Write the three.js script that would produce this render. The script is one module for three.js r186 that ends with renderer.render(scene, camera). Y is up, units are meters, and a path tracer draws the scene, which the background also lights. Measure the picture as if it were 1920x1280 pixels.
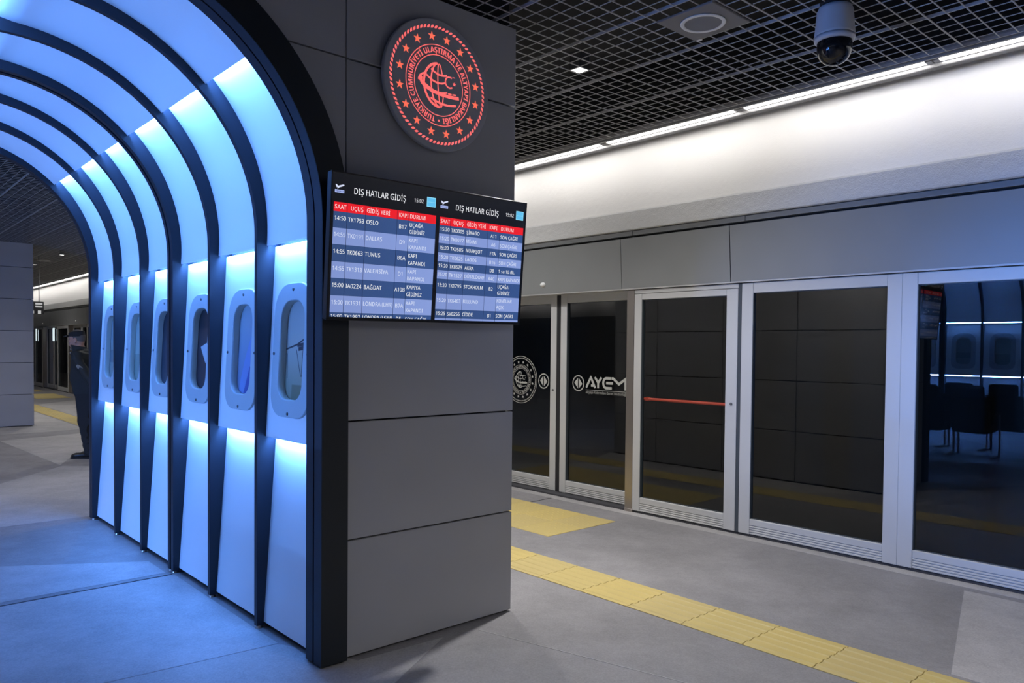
import * as THREE from 'three';
import { mergeGeometries, mergeVertices, toCreasedNormals } from 'three/addons/utils/BufferGeometryUtils.js';
import { ConvexGeometry } from 'three/addons/geometries/ConvexGeometry.js';
import { MarchingCubes } from 'three/addons/objects/MarchingCubes.js';
import { RectAreaLightUniformsLib } from 'three/addons/lights/RectAreaLightUniformsLib.js';

// ------------------------------------------------------------------ camera, exposure, lights' strengths
const R = Math.PI / 180;
const scene = new THREE.Scene();
scene.background = new THREE.Color(0x000000);
const camera = new THREE.PerspectiveCamera(2 * Math.atan(640 / 1437.87) / R, 1.5, 0.05, 120);
camera.rotation.set(-1.3998 * R, -42.0006 * R, 0.5452 * R, 'YXZ');
camera.position.set(0, 1.55, 0);
camera.setViewOffset(1920, 1280, 0, 640 - 686.09, 1920, 1280);
const renderer = new THREE.WebGLRenderer({ antialias: true });
renderer.toneMapping = THREE.LinearToneMapping;
renderer.toneMappingExposure = 1.0;
renderer.shadowMap.enabled = true;
RectAreaLightUniformsLib.init();

const L_WALL = 32, L_BLUE = 410, L_SPOT = 30, L_FLOOD = 240;
const BLUE = new THREE.Color().setRGB(0.105, 0.315, 1.0);
const COOL = new THREE.Color().setRGB(1.0, 0.98, 0.985);
const WARM = new THREE.Color().setRGB(1.0, 0.975, 0.95);

// a rectangular lamp at p shining along dir, w along axis a (world), h across
function areaLight(p, dir, axis, w, h, color, intensity, parent = scene) {
  const l = new THREE.RectAreaLight(color, intensity, w, h);
  const z = new THREE.Vector3(...dir).normalize().negate();
  const x = new THREE.Vector3(...axis).normalize();
  const y = new THREE.Vector3().crossVectors(z, x).normalize();
  x.crossVectors(y, z);
  l.quaternion.setFromRotationMatrix(new THREE.Matrix4().makeBasis(x, y, z));
  l.position.set(...p);
  l.name = 'lamp_glow';
  parent.add(l);
  return l;
}

// ------------------------------------------------------------------ helpers
let seed = 7;
const rnd = () => { seed = (seed * 1664525 + 1013904223) >>> 0; return seed / 4294967296; };
const taken = {};
function numbered(name) {
  const n = (taken[name] = (taken[name] ?? -1) + 1);
  return n ? `${name}_${String(n).padStart(3, '0')}` : name;
}
function tag(o, label, category, group, kind) {
  if (label) o.userData.label = label;
  if (category) o.userData.category = category;
  if (group) o.userData.group = group;
  if (kind) o.userData.kind = kind;
  return o;
}
function mesh(name, geo, mat, parent = scene) {
  const m = new THREE.Mesh(Array.isArray(geo) ? (geo.length > 1 ? mergeGeometries(geo.map(g => clean(g))) : geo[0]) : geo, mat);
  m.name = numbered(name);
  m.castShadow = m.receiveShadow = true;
  parent.add(m);
  return m;
}
function clean(g) {
  g = g.index ? g.toNonIndexed() : g;
  for (const k of Object.keys(g.attributes)) if (!['position', 'normal', 'uv'].includes(k)) g.deleteAttribute(k);
  if (!g.attributes.uv) g.setAttribute('uv', new THREE.BufferAttribute(new Float32Array(g.attributes.position.count * 2), 2));
  return g;
}
function thing(name, p = [0, 0, 0], turn = 0) {
  const g = new THREE.Group();
  g.name = numbered(name);
  g.position.set(...p);
  g.rotation.y = turn;
  scene.add(g);
  return g;
}
const cache = {};
// box from min to max with chamfered edges, uv in metres
function cbox(x0, x1, y0, y1, z0, z1, c = 0.003) {
  const w = Math.abs(x1 - x0), h = Math.abs(y1 - y0), d = Math.abs(z1 - z0);
  const key = [w, h, d, c].map(v => v.toFixed(4)).join();
  let g = cache[key];
  if (!g) {
    if (c <= 0) g = new THREE.BoxGeometry(w, h, d).toNonIndexed();
    else {
      c = Math.min(c, w / 2.2, h / 2.2, d / 2.2);
      const pts = [];
      for (const sx of [-1, 1]) for (const sy of [-1, 1]) for (const sz of [-1, 1]) {
        const X = sx * w / 2, Y = sy * h / 2, Z = sz * d / 2;
        pts.push(new THREE.Vector3(X - sx * c, Y, Z - sz * c), new THREE.Vector3(X, Y - sy * c, Z - sz * c), new THREE.Vector3(X - sx * c, Y - sy * c, Z));
      }
      g = new ConvexGeometry(pts);
    }
    boxUV(g);
    cache[key] = g;
  }
  return g.clone().translate((x0 + x1) / 2, (y0 + y1) / 2, (z0 + z1) / 2);
}
function boxUV(g, s = 1) {
  const p = g.attributes.position, n = g.attributes.normal, uv = new Float32Array(p.count * 2);
  for (let i = 0; i < p.count; i++) {
    const ax = Math.abs(n.getX(i)), ay = Math.abs(n.getY(i)), az = Math.abs(n.getZ(i));
    const x = p.getX(i), y = p.getY(i), z = p.getZ(i);
    if (ax >= ay && ax >= az) { uv[2 * i] = z * s; uv[2 * i + 1] = y * s; }
    else if (ay >= az) { uv[2 * i] = x * s; uv[2 * i + 1] = z * s; }
    else { uv[2 * i] = x * s; uv[2 * i + 1] = y * s; }
  }
  g.setAttribute('uv', new THREE.BufferAttribute(uv, 2));
  return g;
}
const V2 = (x, y) => new THREE.Vector2(x, y);
// polygon in x,y extruded from z0 to z1
function section(pts, z0, z1, crease = 0.5, holes = []) {
  const s = new THREE.Shape(pts.map(p => V2(p[0], p[1])));
  for (const h of holes) s.holes.push(new THREE.Path(h.map(p => V2(p[0], p[1]))));
  let g = new THREE.ExtrudeGeometry(s, { depth: Math.abs(z1 - z0), bevelEnabled: false, curveSegments: 1 });
  g.translate(0, 0, Math.min(z0, z1));
  g = toCreasedNormals(g, crease);
  return boxUV(g);
}
// flat polygon on the floor from points [x, z], between heights y0 and y1
function slab(pts, y0, y1) {
  const s = new THREE.Shape(pts.map(p => V2(p[0], -p[1])));
  const g = new THREE.ExtrudeGeometry(s, { depth: y1 - y0, bevelEnabled: false });
  g.rotateX(-Math.PI / 2).translate(0, y0, 0);
  return boxUV(clean(g));
}
function tube(pts, r, seg = 24, rad = 8, closed = false) {
  return clean(new THREE.TubeGeometry(new THREE.CatmullRomCurve3(pts.map(p => new THREE.Vector3(...p)), closed, 'catmullrom', 0.3), seg, r, rad, closed));
}
function cyl(r0, r1, h, p, axis = 'y', seg = 20) {
  const g = new THREE.CylinderGeometry(r0, r1, h, seg);
  if (axis === 'x') g.rotateZ(-Math.PI / 2);
  if (axis === 'z') g.rotateX(Math.PI / 2);
  return clean(g.translate(...p));
}
function lathe(pts, seg = 40) { return clean(new THREE.LatheGeometry(pts.map(p => V2(p[0], p[1])), seg)); }

// tileable value noise
function noiseTile(size, cells, sd) {
  const g = new Float32Array(cells * cells); let s = sd;
  for (let i = 0; i < g.length; i++) { s = (s * 1664525 + 1013904223) >>> 0; g[i] = s / 4294967296; }
  const o = new Float32Array(size * size), sm = t => t * t * (3 - 2 * t);
  for (let y = 0; y < size; y++) for (let x = 0; x < size; x++) {
    const fx = x / size * cells, fy = y / size * cells, ix = Math.floor(fx), iy = Math.floor(fy), tx = sm(fx - ix), ty = sm(fy - iy);
    const a = g[iy % cells * cells + ix % cells], b = g[iy % cells * cells + (ix + 1) % cells], c = g[(iy + 1) % cells * cells + ix % cells], d = g[(iy + 1) % cells * cells + (ix + 1) % cells];
    o[y * size + x] = (a + (b - a) * tx) * (1 - ty) + (c + (d - c) * tx) * ty;
  }
  return o;
}
function dataTex(size, fn, repeat, srgb = false) {
  const d = new Uint8Array(size * size * 4);
  for (let i = 0; i < size * size; i++) { const v = fn(i); const c = Array.isArray(v) ? v : [v, v, v]; for (let k = 0; k < 3; k++) d[4 * i + k] = Math.max(0, Math.min(255, c[k] * 255)); d[4 * i + 3] = 255; }
  const t = new THREE.DataTexture(d, size, size, THREE.RGBAFormat);
  t.wrapS = t.wrapT = THREE.RepeatWrapping; t.magFilter = THREE.LinearFilter; t.minFilter = THREE.LinearMipmapLinearFilter; t.generateMipmaps = true;
  t.repeat.set(repeat, repeat); if (srgb) t.colorSpace = THREE.SRGBColorSpace; t.needsUpdate = true;
  return t;
}
function canvasTex(w, h, draw) {
  const c = document.createElement('canvas'); c.width = w; c.height = h;
  draw(c.getContext('2d'), w, h);
  const t = new THREE.CanvasTexture(c); t.colorSpace = THREE.SRGBColorSpace; t.magFilter = THREE.LinearFilter; t.anisotropy = 8;
  return t;
}

// ------------------------------------------------------------------ materials
const N4 = noiseTile(1024, 4, 11), N16 = noiseTile(1024, 16, 12), N64 = noiseTile(1024, 64, 13), N400 = noiseTile(1024, 400, 14), N700 = noiseTile(1024, 700, 15);
const floorMap = dataTex(1024, i => 0.80 + 0.17 * (N4[i] - 0.5) + 0.14 * (N16[i] - 0.5) + 0.09 * (N64[i] - 0.5) + 0.16 * (N400[i] - 0.5) + 0.18 * (N700[i] - 0.5) - (N700[i] > 0.965 ? 0.14 : 0), 1 / 2.6);
const floorRough = dataTex(1024, i => 0.86 + 0.16 * (N16[i] - 0.5) + 0.12 * (N64[i] - 0.5), 1 / 3.1);
const plasterBump = dataTex(1024, i => 0.5 * N64[i] + 0.3 * N400[i] + 0.2 * N700[i], 1 / 2.2);
const wipeMap = dataTex(1024, i => 0.93 + 0.07 * (N4[i] - 0.5) + 0.05 * (N16[i] - 0.5), 1 / 3);
const std = (r, g, b, rough = 0.6, o = {}) => new THREE.MeshStandardMaterial({ color: new THREE.Color().setRGB(r, g, b), roughness: rough, ...o });
const M = {
  floorDark: std(0.29, 0.28, 0.285, 0.62, { map: floorMap, roughnessMap: floorRough }),
  floorLight: std(0.45, 0.435, 0.43, 0.62, { map: floorMap, roughnessMap: floorRough }),
  floorMid: std(0.46, 0.45, 0.455, 0.62, { map: floorMap, roughnessMap: floorRough }),
  joint: std(0.04, 0.04, 0.045, 0.9),
  tactile: std(0.54, 0.425, 0.155, 0.6, { map: wipeMap }),
  clad: std(0.415, 0.415, 0.43, 0.55, { map: wipeMap }),
  core: std(0.012, 0.012, 0.014, 0.9),
  panel: std(0.88, 0.88, 0.89, 0.42),
  fin: std(0.007, 0.011, 0.020, 0.55),
  frameFace: std(0.006, 0.010, 0.014, 0.5),
  surround: std(0.46, 0.50, 0.52, 0.5),
  reveal: std(0.55, 0.55, 0.48, 0.5),
  shell: std(0.05, 0.05, 0.055, 0.8),
  alu: std(0.52, 0.52, 0.51, 0.42, { map: wipeMap }),
  groove: std(0.10, 0.10, 0.105, 0.7),
  seal: std(0.012, 0.012, 0.014, 0.7),
  gasket: std(0.045, 0.055, 0.065, 0.6),
  steel: std(0.42, 0.38, 0.34, 0.3, { metalness: 1 }),
  header: std(0.235, 0.24, 0.24, 0.5, { map: wipeMap }),
  wall: std(0.80, 0.785, 0.76, 0.75, { bumpMap: plasterBump, bumpScale: 0.002 }),
  beam: std(0.60, 0.60, 0.59, 0.85, { bumpMap: plasterBump, bumpScale: 0.006 }),
  grid: std(0.42, 0.41, 0.41, 0.6),
  slabDark: std(0.004, 0.004, 0.005, 0.9),
  rail: std(0.30, 0.295, 0.295, 0.5),
  railDark: std(0.05, 0.05, 0.052, 0.6),
  trackDark: std(0.01, 0.01, 0.01, 0.9),
  hallDark: std(0.16, 0.16, 0.165, 0.7),
  black: std(0.008, 0.008, 0.009, 0.35),
  blackMatt: std(0.01, 0.01, 0.011, 0.8),
  white: std(0.75, 0.75, 0.74, 0.4),
  greyPlate: std(0.20, 0.19, 0.19, 0.6),
  cameraShell: std(0.50, 0.51, 0.53, 0.35),
  red: std(0.62, 0.05, 0.02, 0.4),
  decal: std(0.34, 0.34, 0.32, 0.7),
  seatCover: std(0.014, 0.016, 0.02, 0.7),
  glow: new THREE.MeshStandardMaterial({ color: 0x111111, emissive: WARM, emissiveIntensity: 3.0 }),
  barGlow: new THREE.MeshStandardMaterial({ color: 0x222222, emissive: new THREE.Color().setRGB(0.75, 0.92, 1.0), emissiveIntensity: 1.3 }),
  glowBlue: new THREE.MeshStandardMaterial({ color: 0x111111, emissive: BLUE, emissiveIntensity: 7 }),
  glass: new THREE.MeshPhysicalMaterial({ color: new THREE.Color().setRGB(0.80, 0.86, 0.84), roughness: 0.0, transmission: 1, thickness: 0, ior: 1.58 }),
};

// ------------------------------------------------------------------ the setting: floor
const floor = thing('floor'); tag(floor, 'grey polished terrazzo platform floor in light and dark angular fields', 'floor', null, 'structure');
mesh('floor_base', cbox(-9.6, 5.86, -0.2, 0, -45, 5.5, 0), M.floorDark, floor);
const LIGHT_FIELDS = [
  [[5.50, -1.70], [4.02, -1.29], [4.02, 1.5], [5.50, 1.5]],
  [[5.58, 1.5], [5.82, 1.5], [5.82, -21], [5.58, -21]],
  [[5.55, -7.9], [5.55, -7.3], [4.02, -6.2], [4.02, -7.0]],
  [[3.54, -3.95], [3.54, -7.2], [3.02, -7.4], [3.02, -3.34]],
  [[1.75, -3.73], [0.98, -3.80], [-0.6, -4.1], [-1.5, -1.2], [1.2, -2.5], [2.45, -3.25], [1.95, -3.28]],
  [[1.75, -5.32], [1.75, -3.74], [0.97, -3.81], [-0.61, -4.12], [-5.2, -4.9], [-5.2, -5.26]],
  [[1.72, -5.76], [0.90, -6.28], [-1.6, -6.7], [-1.6, -5.40], [1.72, -5.40]],
  [[-2.0, -3.3], [-4.0, -4.9], [-5.2, -3.5], [-5.2, 0.5], [-3, 0.9]],
  [[3.32, -14.75], [2.23, -14.39], [2.07, -14.29], [2.24, -11.05], [2.57, -11.9], [3.54, -12.1], [3.54, -14.6]],
  [[2.23, -15.27], [3.42, -15.42], [3.54, -15.6], [3.54, -20.5], [2.98, -20.5], [2.98, -16.5], [1.7, -16.5], [1.6, -15.3]],
  [[2.24, -10.95], [1.44, -9.97], [-0.6, -9.0], [-0.6, -7.62], [2.9, -7.62], [3.54, -9.0], [3.54, -10.9], [2.9, -10.4]],
  [[4.02, -12.3], [5.5, -13.5], [5.5, -16.6], [4.02, -15.2]],
  [[4.02, -17.6], [5.5, -19.0], [5.5, -24.0], [4.02, -22.2]],
  [[3.54, -21], [3.54, -30], [1.0, -30], [1.0, -23]],
];
for (const f of LIGHT_FIELDS) mesh('floor_field', slab(f, -0.001, 0.0012), (f[0][0] < 2 && f[0][1] > -7) || f[0][1] === -10.95 ? (f[0][1] === -3.73 ? M.floorLight : M.floorMid) : M.floorLight, floor);
// expansion joint across the platform, and the hairline one in front of the pillar
mesh('floor_joint', slab([[-5.3, -5.27], [1.74, -5.33], [1.74, -5.342], [-5.3, -5.284]], 0.0008, 0.0019), M.joint, floor);
mesh('floor_joint', slab([[4.40, -5.50], [5.58, -5.565], [5.58, -5.58], [4.40, -5.515]], 0.0008, 0.0019), M.joint, floor);
mesh('floor_joint', slab([[2.66, -3.21], [2.985, -2.0], [2.991, -2.0], [2.666, -3.21]], 0.0004, 0.0017), M.floorLight, floor);
// tactile paving: each tile on its own
const TP = 0.3862;
function ribbedTile() {
  const g = [cbox(-0.2, 0.2, -0.002, 0.0045, -TP / 2 + 0.0022, TP / 2 - 0.0022, 0.001)];
  for (let k = 0; k < 5; k++) { const x = -0.152 + k * 0.076; g.push(section([[x - 0.019, 0.004], [x + 0.019, 0.004], [x + 0.012, 0.0095], [x - 0.012, 0.0095]], -TP / 2 + 0.0024, TP / 2 - 0.0024, 0.1)); }
  return mergeGeometries(g.map(clean));
}
function blisterTile() {
  const g = [cbox(-0.2115, 0.2115, -0.002, 0.0045, -TP / 2 + 0.0015, TP / 2 - 0.0015, 0.002)];
  for (let i = 0; i < 6; i++) for (let j = 0; j < 6; j++) g.push(cyl(0.008, 0.014, 0.003, [-0.176 + i * 0.0705, 0.0055, -0.161 + j * 0.0644], 'y', 6));
  return mergeGeometries(g.map(clean));
}
const RIB = ribbedTile(), BLI = blisterTile();
const tactileMats = [M.tactile, M.tactile.clone(), M.tactile.clone()];
tactileMats[1].color.setRGB(0.52, 0.41, 0.16); tactileMats[2].color.setRGB(0.56, 0.435, 0.15);
for (let k = -8; k < 70; k++) { const t = mesh('tactile_tile', RIB, tactileMats[(k * 7 + 700) % 3], floor); t.position.set(3.778, 0, -1.764 + TP / 2 - k * TP); }
const DOORS = [-5.72, -12.4, -19.1, -25.77, -29.5];
for (const [i, d] of DOORS.entries()) for (let c = 0; c < 2; c++) for (let k = 0; k < (i ? 6 : 7); k++) {
  const t = mesh('tactile_tile', BLI, tactileMats[(k + c) % 3], floor);
  t.position.set(4.627 + c * 0.425, 0, d + 1.28 - TP / 2 - k * TP);
}

// ------------------------------------------------------------------ pillar
const ROWS = [[0.012, 0.587], [0.595, 1.175], [1.183, 1.763], [1.771, 2.351], [2.359, 2.935], [2.943, 3.385]];
const cladTints = [0, 1, 2].map(k => { const m = M.clad.clone(); m.color.multiplyScalar(0.96 + 0.04 * k); return m; });
function pillar(x0, x1, zf, zb, label) {
  const p = thing('pillar'); tag(p, label, 'pillar', null, 'structure');
  mesh('core', cbox(x0 + 0.03, x1 - 0.03, 0, 4.2, zb + 0.03, zf - 0.03, 0), M.core, p);
  const n = Math.max(1, Math.round((zf - zb) / 1.1)), w = (zf - zb) / n;
  ROWS.forEach(([y0, y1], r) => {
    mesh('cladding_panel', cbox(x0, x1, y0, y1, zf - 0.03, zf, 0.003), cladTints[r % 3], p);
    mesh('cladding_panel', cbox(x0, x1, y0, y1, zb, zb + 0.03, 0.003), cladTints[(r + 1) % 3], p);
    for (let k = 0; k < n; k++) for (const [a, b] of [[x1 - 0.03, x1], [x0, x0 + 0.03]])
      mesh('cladding_panel', cbox(a, b, y0, y1, zf - k * w - (k ? 0.004 : 0.032), zf - (k + 1) * w + (k < n - 1 ? 0.004 : 0.032), 0.003), cladTints[(r + k) % 3], p);
  });
  return p;
}
pillar(1.898, 3.0, -3.322, -7.35, 'grey panelled pillar carrying the red emblem and the flight screen');
pillar(1.80, 2.94, -16.6, -20.6, 'distant grey panelled pillar seen through the far end of the blue tunnel');
pillar(-6.6, -5.52, -3.322, -7.35, 'grey panelled pillar on the far side of the blue tunnel');

// ------------------------------------------------------------------ arched tunnel
const CX = 0.745, CY = 2.135, MX = -1.8;                       // centre of the right corner, mirror line of the vault
const arc = (r0, r1, a0, a1, n) => Array.from({ length: n + 1 }, (_, i) => { const a = (a0 + (a1 - a0) * i / n) * R, r = r0 + (r1 - r0) * i / n; return [CX + r * Math.cos(a), CY + r * Math.sin(a)]; });
const mirror = pts => pts.map(([x, y]) => [2 * MX - x, y]).reverse();
function vaultPath(r, jamb, y0 = 0.012) { const right = [[jamb, y0], ...arc(r, r, 0, 90, 36)]; return [...right, ...mirror(right)]; }
function vaultRing(rIn, rOut, jIn, jOut, z0, z1, y0 = 0.012) { return section([...vaultPath(rIn, jIn, y0), ...vaultPath(rOut, jOut, y0).reverse()], z0, z1, 0.3); }
const tunnel = thing('arched_tunnel'); tag(tunnel, 'blue lit arched walk-through tunnel with cabin windows and dark ribs', 'tunnel');
const fr = mesh('front_frame', vaultRing(1.012, 1.153, 1.757, 1.898, -3.292, -3.366), M.frameFace, tunnel);
const ff = mesh('frame_lining', vaultRing(1.0115, 1.03, 1.7565, 1.775, -3.296, -3.366, 0.0125), M.fin, fr);
mesh('rear_plate', vaultRing(1.012, 1.153, 1.757, 1.898, -3.378, -3.450), M.fin, fr);
mesh('spacer', vaultRing(1.03, 1.15, 1.775, 1.895, -3.364, -3.380), M.core, fr);
const RIBS = [[-4.005, -4.039], [-4.685, -4.719], [-5.345, -5.388], [-5.412, -5.452], [-6.035, -6.069], [-6.72, -6.754], [-7.43, -7.464]];
for (const [a, b] of RIBS) {
  const r = mesh('rib', vaultRing(1.005, 1.15, 1.751, 1.895, a, b, 0.016), M.fin, tunnel);
  mesh('levelling_foot', [cyl(0.016, 0.02, 0.016, [1.772, 0.009, (a + b) / 2], 'y', 16)], M.steel, r);
}
mesh('spacer', vaultRing(1.025, 1.14, 1.771, 1.885, -5.386, -5.414, 0.016), M.core, tunnel);
mesh('rear_frame', vaultRing(1.005, 1.153, 1.751, 1.898, -7.472, -7.52), M.fin, tunnel);
mesh('outer_shell', vaultRing(1.14, 1.152, 1.885, 1.897, -3.45, -7.47), M.shell, tunnel);
mesh('plinth', cbox(1.815, 1.87, 0, 0.05, -7.43, -3.45, 0), M.core, tunnel);
mesh('plinth', cbox(-5.47, -5.415, 0, 0.05, -7.43, -3.45, 0), M.core, tunnel);
const BAYS = [[-3.450, -4.005], [-4.039, -4.685], [-4.719, -5.345], [-5.452, -6.035], [-6.069, -6.72], [-6.754, -7.43]];
// thick sheet from an inner polyline: offset outwards (away from the vault's inside)
function sheet(line, t, z0, z1) {
  const off = line.map((p, i) => {
    const a = line[Math.max(0, i - 1)], b = line[Math.min(line.length - 1, i + 1)], dx = b[0] - a[0], dy = b[1] - a[1], l = Math.hypot(dx, dy);
    return [p[0] + dy / l * t, p[1] - dx / l * t];
  });
  return section([...line, ...off.reverse()], z0, z1, 0.4);
}
const rightLine = { lower: [[1.790, 0.034], [1.858, 1.040]], upper: arc(1.059, 1.097, -2.5, 45.6, 24), arch: [...arc(1.044, 1.062, 45.8, 90, 22), [0.645, 3.214]] };
const flat = [[0.600, 3.150], [-0.5, 3.162], [-1.797, 3.190]];
function squircle(w, h, rt, rb, n = 10, cx = 0, cy = 0) {          // rounded outline, top radius rt, bottom radius rb
  const pts = [], q = (x, y, rx, ry, a0) => { for (let i = 0; i <= n; i++) { const a = (a0 + 90 * i / n) * R; pts.push([cx + x + rx * Math.sign(Math.cos(a)) * Math.pow(Math.abs(Math.cos(a)), 0.88), cy + y + ry * Math.sign(Math.sin(a)) * Math.pow(Math.abs(Math.sin(a)), 0.88)]); } };
  q(w / 2 - rt, h / 2 - rt, rt, rt, 0); q(-w / 2 + rt, h / 2 - rt, rt, rt, 90); q(-w / 2 + rb, -h / 2 + rb, rb, rb, 180); q(w / 2 - rb, -h / 2 + rb, rb, rb, 270);
  return pts;
}
function flatShape(outer, holes, depth, bevel = 0, bs = 2) {
  const s = new THREE.Shape(outer.map(p => V2(...p)));
  for (const h of holes) s.holes.push(new THREE.Path(h.map(p => V2(...p))));
  let g = new THREE.ExtrudeGeometry(s, { depth, bevelEnabled: bevel > 0, bevelThickness: bevel, bevelSize: bevel, bevelOffset: -bevel, bevelSegments: bs, curveSegments: 1 });
  return boxUV(toCreasedNormals(g, 0.32));
}
// pictures behind the cabin windows (printed views from an aircraft window)
const PICTURES = [
  (c, w, h) => { const g = c.createLinearGradient(0, 0, 0, h); g.addColorStop(0, '#a9adad'); g.addColorStop(0.5, '#b4b1a6'); g.addColorStop(1, '#8d8b74'); c.fillStyle = g; c.fillRect(0, 0, w, h);
    c.strokeStyle = '#33343c'; c.lineWidth = 9; c.beginPath(); c.moveTo(0, h * 0.49); c.lineTo(w * 0.45, h * 0.44); c.lineTo(w, h * 0.33); c.stroke();
    c.lineWidth = 16; c.beginPath(); c.moveTo(w * 0.45, h * 0.45); c.lineTo(w, h * 0.42); c.stroke(); c.lineWidth = 20; c.beginPath(); c.moveTo(w * 0.5, h * 0.485); c.lineTo(w, h * 0.455); c.stroke();
    c.lineWidth = 5; for (const [a, b, d, e] of [[0.42, 0.49, 0.62, 0.74], [0.68, 0.49, 0.66, 0.75], [0.06, 0.53, 0.1, 0.78], [0.72, 0.2, 0.95, 0.14], [0.62, 0.75, 0.78, 0.75]]) { c.beginPath(); c.moveTo(w * a, h * b); c.lineTo(w * d, h * e); c.stroke(); }
    c.fillStyle = 'rgba(90,88,60,0.5)'; c.fillRect(w * 0.3, h * 0.84, w * 0.7, h * 0.16); },
  (c, w, h) => { const g = c.createLinearGradient(0, 0, w, h); g.addColorStop(0, '#9fb0b8'); g.addColorStop(1, '#6f7fa8'); c.fillStyle = g; c.fillRect(0, 0, w, h);
    c.fillStyle = '#7f93c4'; c.beginPath(); c.moveTo(w, h * 0.16); c.quadraticCurveTo(w * 0.45, h * 0.35, w * 0.1, h); c.lineTo(w * 0.7, h); c.quadraticCurveTo(w * 0.75, h * 0.5, w, h * 0.36); c.fill();
    c.fillStyle = '#4c5b9c'; c.beginPath(); c.moveTo(w * 0.62, h * 0.68); c.lineTo(w * 0.35, h); c.lineTo(w, h); c.lineTo(w, h * 0.9); c.fill(); },
  (c, w, h) => { c.fillStyle = '#20242e'; c.fillRect(0, 0, w, h); c.fillStyle = '#3a3136'; c.fillRect(0, h * 0.25, w, h * 0.75); c.fillStyle = '#b8bfc6'; c.beginPath(); c.moveTo(w * 0.2, h * 0.48); c.lineTo(w * 0.55, h * 0.43); c.lineTo(w, h * 0.62); c.lineTo(w, h * 0.80); c.lineTo(w * 0.5, h * 0.66); c.fill();
    c.fillStyle = '#9aa8b8'; c.beginPath(); c.moveTo(w * 0.55, h * 0.20); c.lineTo(w * 0.75, h * 0.22); c.lineTo(w, h * 0.42); c.lineTo(w * 0.8, h * 0.38); c.fill(); },
  (c, w, h) => { const g = c.createLinearGradient(0, 0, 0, h); g.addColorStop(0, '#232a38'); g.addColorStop(1, '#39404c'); c.fillStyle = g; c.fillRect(0, 0, w, h); c.fillStyle = '#a8b6c4'; c.beginPath(); c.moveTo(w * 0.75, h * 0.5); c.lineTo(w, h * 0.44); c.lineTo(w, h * 0.7); c.fill(); },
  (c, w, h) => { const g = c.createLinearGradient(0, 0, 0, h); g.addColorStop(0, '#93a3a0'); g.addColorStop(1, '#a9b4a6'); c.fillStyle = g; c.fillRect(0, 0, w, h); c.fillStyle = 'rgba(70,90,80,0.35)'; c.fillRect(0, h * 0.6, w, h * 0.4); },
  (c, w, h) => { const g = c.createLinearGradient(0, 0, 0, h); g.addColorStop(0, '#8f9ba0'); g.addColorStop(1, '#8a938c'); c.fillStyle = g; c.fillRect(0, 0, w, h); c.fillStyle = 'rgba(60,70,80,0.4)'; c.fillRect(0, h * 0.55, w, h * 0.2); },
];
const picMats = PICTURES.map(d => new THREE.MeshStandardMaterial({ map: canvasTex(256, 512, d), roughness: 0.4 }));
const SUR_OUT = squircle(0.432, 0.702, 0.175, 0.135), SUR_IN = squircle(0.272, 0.518, 0.115, 0.095), HOLE = squircle(0.30, 0.55, 0.12, 0.10);
const gSurround = flatShape(SUR_OUT, [SUR_IN], 0.014, 0.0045, 2);
const gReveal = flatShape(squircle(0.286, 0.532, 0.12, 0.10), [squircle(0.271, 0.517, 0.115, 0.095)], 0.030);
const gPicture = new THREE.ShapeGeometry(new THREE.Shape(squircle(0.284, 0.530, 0.12, 0.10).map(p => V2(...p))));
{ const p = gPicture.attributes.position, uv = gPicture.attributes.uv; for (let i = 0; i < p.count; i++) uv.setXY(i, p.getX(i) / 0.284 + 0.5, p.getY(i) / 0.53 + 0.5); }
const gScrew = mergeGeometries([cyl(0.008, 0.009, 0.004, [0, 0, 0.002], 'z', 12), cyl(0.003, 0.003, 0.001, [0, 0, 0.0043], 'z', 6)]);
const finTilt = Math.atan2(0.053, 1.036);
function windowPanel(z0, z1, pic, side) {
  const w = z0 - z1, h = 1.036, rx = side > 0;
  const hole = squircle(0.30, 0.55, 0.12, 0.10, 10, 0, -0.045);
  const p = mesh('window_panel', flatShape([[-w / 2, -h / 2], [w / 2, -h / 2], [w / 2, h / 2], [-w / 2, h / 2]], [hole], 0.014), M.panel, tunnel);
  const n = new THREE.Vector3(rx ? -1 : 1, 0, 0), v = new THREE.Vector3(rx ? finTilt : -finTilt, 1, 0).normalize(), u = new THREE.Vector3().crossVectors(v, n).normalize();
  n.crossVectors(u, v);
  const x = rx ? 1.8265 : 2 * MX - 1.8265;
  p.quaternion.setFromRotationMatrix(new THREE.Matrix4().makeBasis(u, v, n));
  p.position.set(x, 1.569, (z0 + z1) / 2).addScaledVector(n, -0.014);
  const sur = mesh('window_surround', gSurround, M.surround, p); sur.position.set(0, -0.045, 0.010);
  const rev = mesh('window_reveal', gReveal, M.reveal, p); rev.position.set(0, -0.045, -0.012);
  const pc = mesh('window_picture', gPicture, picMats[pic], p); pc.position.set(0, -0.045, -0.0145);
  const bk = mesh('picture_backing', flatShape(squircle(0.32, 0.57, 0.12, 0.10), [], 0.004), M.core, p); bk.position.set(0, -0.045, -0.0195);
  for (const [sx, sy] of [[0, 0.316], [0, -0.332], [-0.192, -0.02], [0.192, -0.02]]) { const s = mesh('screw', gScrew, M.groove, p); s.position.set(sx, sy - 0.045, 0.0295); }
}
const dirAt = a => [Math.sin(a * R), -Math.cos(a * R), 0];
const GAPS = [[1.826, 1.080, [0.14, -1, 0], 0.55], [1.826, 2.120, [0.10, -1, 0], 0.66], [CX + 1.071 * Math.cos(48 * R), CY + 1.071 * Math.sin(48 * R), dirAt(48), 0.55], [0.585, 3.196, [1, 0.0, 0], 0.28]];
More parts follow.
